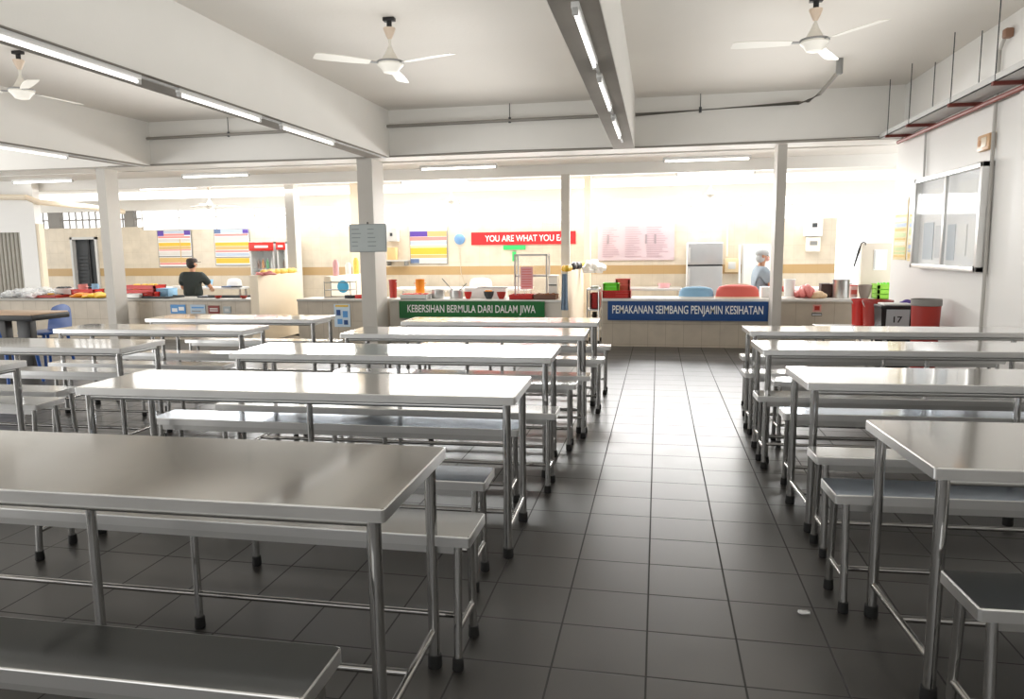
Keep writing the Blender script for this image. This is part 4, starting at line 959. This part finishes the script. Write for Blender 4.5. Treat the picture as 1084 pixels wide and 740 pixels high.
va = [b.bm.verts.new((x, y, 0)) for x, y in A]; vb = [b.bm.verts.new((x, y, zt_-.03)) for x, y in B_]
for k in range(4): b.bm.faces.new((va[k], va[(k+1) % 4], vb[(k+1) % 4], vb[k]))
b.bm.faces.new(va[::-1]); b.bm.faces.new(vb); b.build('body', BLACK, t, False)
MB().box(-r, r, -r*.84, r*.84, zt_-.035, zt_, .01).build('rim', BLACK, t)
MB().box(-r*.8, r*.85, -r*.7, r*.7, zt_, zt_+.02, .008).build('lid', WHITEP, t)
tilt = math.atan2(r*.2, zt_-.03)
lb = MB().box(-r*.66, r*.66, -.006, 0, zt_*.5, zt_-.04).build('label', mat('label_grey', srgb('b9bfc2'), .5), t, False)
lb.location = (0, -r*.605, 0); lb.rotation_euler = (tilt, 0, 0)
text('lettering', '17', r*.5, .07, BLACK, lb, (0, -.008, zt_*.8), (R(90), 0, 0), bold=.02)

# small litter on the floor
from mathutils import noise as _n
def litter(x, y, r, m, label, name):
    b = MB().ball((x, y, r*.35), r, r*.7, r*.35, 12, 8)
    for v in b.bm.verts: v.co += Vector((_n.noise(v.co*60), _n.noise(v.co*60+Vector((3, 1, 7))), 0))*r*.5
    for v in b.bm.verts: v.co.z = max(.001, v.co.z)
    tag(b.build(name, m), label, 'litter')
litter(.575, 2.82, .022, FILM, 'small crumpled clear wrapper on the aisle floor at right', 'plastic_wrapper')
litter(.83, 3.3, .018, mat('crumb', srgb('b5a48a'), .7), 'small tan scrap on the floor under the nearest right table', 'paper_scrap')

# ------------------------------------------------------------------ people
def skin(name, J, E, m, parent, root, sub=2):
    me = bpy.data.meshes.new(name); keys = list(J); ix = {k: i for i, k in enumerate(keys)}
    me.from_pydata([J[k][0] for k in keys], [(ix[a], ix[b]) for a, b in E], [])
    o = bpy.data.objects.new(name, me); C.objects.link(o)
    md = o.modifiers.new('skin', 'SKIN'); md.use_smooth_shade = True; md.branch_smoothing = .3
    for k in keys:
        v = me.skin_vertices[0].data[ix[k]]; r = J[k][1]; v.radius = r if isinstance(r, tuple) else (r, r); v.use_root = (k == root)
    s = o.modifiers.new('sub', 'SUBSURF'); s.levels = sub; s.render_levels = sub
    dg = bpy.context.evaluated_depsgraph_get(); nm = bpy.data.meshes.new_from_object(o.evaluated_get(dg)); bpy.data.objects.remove(o)
    nm.materials.clear(); nm.materials.append(m); nm.polygons.foreach_set('use_smooth', [True]*len(nm.polygons))
    q = bpy.data.objects.new(name, nm); C.objects.link(q); q.parent = parent; return q
def person(loc, rz, label, h, shirt, trousers, cap, handL, handR, headturn, female=False, apron=None):
    t = thing('person', label, 'person', loc, rz); k = h/1.7; V = lambda x, y, z: (x*k, y*k, z*k)
    sw = .17 if female else .19
    J = {'pel': (V(0, 0, .93), .1*k), 'bel': (V(0, .0, 1.08), .1*k), 'che': (V(0, .01, 1.27), .105*k), 'nec': (V(0, .01, 1.43), .06*k), 'nek': (V(0, .02, 1.49), .05*k), 'hd1': (V(0, .035, 1.555), .068*k), 'hd2': (V(0, .03, 1.61), .078*k), 'hd3': (V(0, .025, 1.665), .06*k)}
    E = [('pel', 'bel'), ('bel', 'che'), ('che', 'nec'), ('nec', 'nek'), ('nek', 'hd1'), ('hd1', 'hd2'), ('hd2', 'hd3')]
    for s, hand in ((-1, handL), (1, handR)):
        n = 'L' if s < 0 else 'R'; hx_, hy, hz = hand; sh = Vector((s*sw, .0, 1.39)); ha = Vector((hx_, hy, hz))
        d = ha-sh; L = d.length; el = (sh+ha)/2+Vector((s*.09, -.05, -.1)) if L < .52 else (sh+ha)/2+Vector((s*.02, -.03, -.02))
        wr = ha+(el-ha).normalized()*.0
        J['sh'+n] = (V(*sh), .06*k); J['ua'+n] = (V(*((sh+el)/2)), .048*k); J['el'+n] = (V(*el), .04*k); J['fa'+n] = (V(*((el*.55+wr*.45))), .036*k); J['wr'+n] = (V(*wr), .026*k)
        fd = (wr-el).normalized(); side = fd.cross(Vector((0, 0, 1))).normalized(); J['pa'+n] = (V(*(wr+fd*.055)), (.034*k, .02*k))
        E += [('che', 'sh'+n), ('sh'+n, 'ua'+n), ('ua'+n, 'el'+n), ('el'+n, 'fa'+n), ('fa'+n, 'wr'+n), ('wr'+n, 'pa'+n)]
        pa = wr+fd*.055
        for f_, (off, ln) in enumerate(((-.03, .065), (-.01, .078), (.01, .074), (.03, .058))):
            a = pa+fd*.045+side*off; b_ = a+fd*ln*.55+Vector((0, 0, -.008)); c_ = b_+fd*ln*.4+Vector((0, 0, -.022))
            for q, pt in (('a', a), ('b', b_), ('c', c_)): J['f%d%s%s' % (f_, q, n)] = (V(*pt), .0085*k)
            E += [('pa'+n, 'f%da%s' % (f_, n)), ('f%da%s' % (f_, n), 'f%db%s' % (f_, n)), ('f%db%s' % (f_, n), 'f%dc%s' % (f_, n))]
        a = wr+fd*.03-side*s*.035; b_ = a+fd*.045-side*s*.02+Vector((0, 0, -.01))
        J['th1'+n] = (V(*a), .011*k); J['th2'+n] = (V(*b_), .0085*k); E += [('wr'+n, 'th1'+n), ('th1'+n, 'th2'+n)]
        J['hip'+n] = (V(s*.09, 0, .9), .085*k); J['kn'+n] = (V(s*.1, .015, .49), .055*k); J['ca'+n] = (V(s*.1, .0, .34), .055*k); J['an'+n] = (V(s*.1, -.01, .08), .038*k); J['to'+n] = (V(s*.115, .14, .035), .034*k)
        E += [('pel', 'hip'+n), ('hip'+n, 'kn'+n), ('kn'+n, 'ca'+n), ('ca'+n, 'an'+n), ('an'+n, 'to'+n)]
    skin('body', J, E, SKIN, t, 'pel')
    S = {}; 
    for n_ in ('pel', 'bel', 'che'): S[n_] = (J[n_][0], J[n_][1]*(1.55, 1.5, 1.35)[('pel', 'bel', 'che').index(n_)])
    S['nec'] = (V(0, .0, 1.44), .078*k); SE = [('pel', 'bel'), ('bel', 'che'), ('che', 'nec')]
    for n in 'LR':
        S['sh'+n] = (J['sh'+n][0], .092*k); S['ua'+n] = (J['ua'+n][0], .082*k); e = Vector(J['ua'+n][0]).lerp(Vector(J['el'+n][0]), .6); S['cu'+n] = (tuple(e), .07*k)
        sd = -1 if n == 'L' else 1
        S['lt'+n] = (V(sd*.085, 0, 1.2), .1*k); S['wl'+n] = (V(sd*.075, 0, .95), .125*k)
        SE += [('che', 'sh'+n), ('sh'+n, 'ua'+n), ('ua'+n, 'cu'+n), ('che', 'lt'+n), ('lt'+n, 'wl'+n)]
    skin('shirt', S, SE, shirt, t, 'pel')
    P = {'pel': (V(0, 0, .94), .13*k)}; PE = []
    for n in 'LR':
        sd = -1 if n == 'L' else 1
        P['hip'+n] = (V(sd*.09, 0, .88), .108*k); P['kn'+n] = (J['kn'+n][0], .078*k); P['ca'+n] = (J['ca'+n][0], .072*k); P['an'+n] = (V(sd*.1, -.005, .1), .062*k)
        PE += [('pel', 'hip'+n), ('hip'+n, 'kn'+n), ('kn'+n, 'ca'+n), ('ca'+n, 'an'+n)]
    skin('trousers', P, PE, trousers, t, 'pel')
    # head features
    hd = Matrix.Translation(V(0, .03, 1.6)) @ Matrix.Rotation(headturn, 4, 'Z')
    def put(b, name, m): bmesh.ops.transform(b.bm, matrix=hd, verts=b.bm.verts); return b.build(name, m, t)
    for s in (-1, 1):
        put(MB().ball((s*.032*k, .078*k, .01*k), .011*k, .008*k, .008*k), 'eye', mat('eye_dark', (.03, .02, .015), .3))
        put(MB().ball((s*.082*k, -.005*k, 0), .012*k, .022*k, .03*k), 'ear', SKIN)
    put(MB().ball((0, .092*k, -.018*k), .014*k, .02*k, .02*k), 'nose', SKIN); put(MB().ball((0, .08*k, -.052*k), .024*k, .01*k, .008*k), 'mouth', mat('lips', srgb('a5685a'), .5))
    if female:
        put(MB().ball((0, -.012*k, .055*k), .1*k, .108*k, .068*k).lathe([(.09*k, 0), (.096*k, .005*k), (.096*k, .04*k), (.09*k, .045*k)], (0, 0, .02*k), 24), 'chef_cap', cap)
        put(MB().ball((0, -.03*k, -.03*k), .088*k, .075*k, .08*k), 'headscarf', cap)
        put(MB().ball((0, .075*k, -.045*k), .05*k, .035*k, .035*k), 'face_mask', mat('mask_pink', srgb('e2b0a4'), .7))
    else:
        put(MB().ball((0, -.026*k, .005*k), .09*k, .085*k, .1*k), 'hair', HAIR)
        put(MB().lathe([(.096*k, 0), (.098*k, .04*k), (.08*k, .075*k), (.03*k, .09*k), (0, .09*k)], (0, -.004*k, .03*k), 24, sy=1.08).box(-.06*k, .06*k, .07*k, .16*k, .03*k, .038*k, .003), 'cap', cap)
    if apron:
        b = MB(); tt = bmesh.new(); bmesh.ops.create_grid(tt, x_segments=8, y_segments=8, size=.5)
        for v in tt.verts: v.co = Vector((v.co.x*.34*k, (.155-.12*(v.co.x*1.6)**2)*k, (1.0+v.co.y*.52)*k))
        bmesh.ops.solidify(tt, geom=tt.faces[:], thickness=.006); b.merge(tt); b.build('apron', apron, t)
        for n, hnd in (('L', handL), ('R', handR)):
            e = Vector(J['el'+n][0]); w_ = Vector(J['wr'+n][0]); MB().tube(e.lerp(w_, .3), w_, .05*k, .04*k, n=14).build('oversleeve', apron, t)
    return t
person((-8.33, 12.02, -.3), R(10), 'person in black T-shirt and dark cap standing with back turned behind the left counter', 1.6, SHIRTB, DENIM, mat('dark_cap', srgb('39302c'), .8), (-.17, .36, 1.08), (.2, .38, 1.1), R(-30))
person((1.56, 12.0, -.3), R(-80), 'person in blue-grey top and pale cap working behind the navy-sign counter', 1.66, SHIRTG, SHIRTG, CAPG, (-.15, .34, 1.1), (.16, .34, 1.08), R(-5), True, mat('apron_red', srgb('c0564c'), .7))

# ------------------------------------------------------------------ light
wd = bpy.data.worlds.new('sky'); bpy.context.scene.world = wd; wd.use_nodes = True
bg = wd.node_tree.nodes['Background']; bg.inputs['Color'].default_value = (1., .995, .985, 1); bg.inputs['Strength'].default_value = 2.2
def area(name, loc, rot, sx, sy, e, col=(1, 1, .99)):
    l = bpy.data.lights.new(name, 'AREA'); l.shape = 'RECTANGLE'; l.size = sx; l.size_y = sy; l.energy = e; l.color = col
    o = bpy.data.objects.new(name, l); C.objects.link(o); o.location = loc; o.rotation_euler = rot; return o
for x in (-10.5, -7, -3, 1.2): area('kitchen_lamp', (x, 12.2, 2.48), (0, 0, 0), 3.5, .8, 36)
area('left_fill', (-12.5, 2.3, 1.3), (0, R(-110), 0), 2.4, 9, 300)  # fill light added on the unseen left side to brighten the hall
for x in (-10.8, -5.85, -2.2, 1.25): area('ceiling_fill', (x, 4., 2.45), (R(180), 0, 0), 1.6, 11, 66)  # unseen upward fill lights, added to brighten the hall ceiling
area('kitchen_window_daylight', (-3.2, 13.45, 2.08), (R(-64), 0, 0), 11.5, .36, 330)
sc = bpy.context.scene
sc.view_settings.view_transform = 'Standard'; sc.view_settings.look = 'None'; sc.view_settings.exposure = 0
sc.cycles.max_bounces = 8; sc.cycles.diffuse_bounces = 5; sc.cycles.glossy_bounces = 5; sc.cycles.transparent_max_bounces = 8
sc.cycles.use_denoising = True
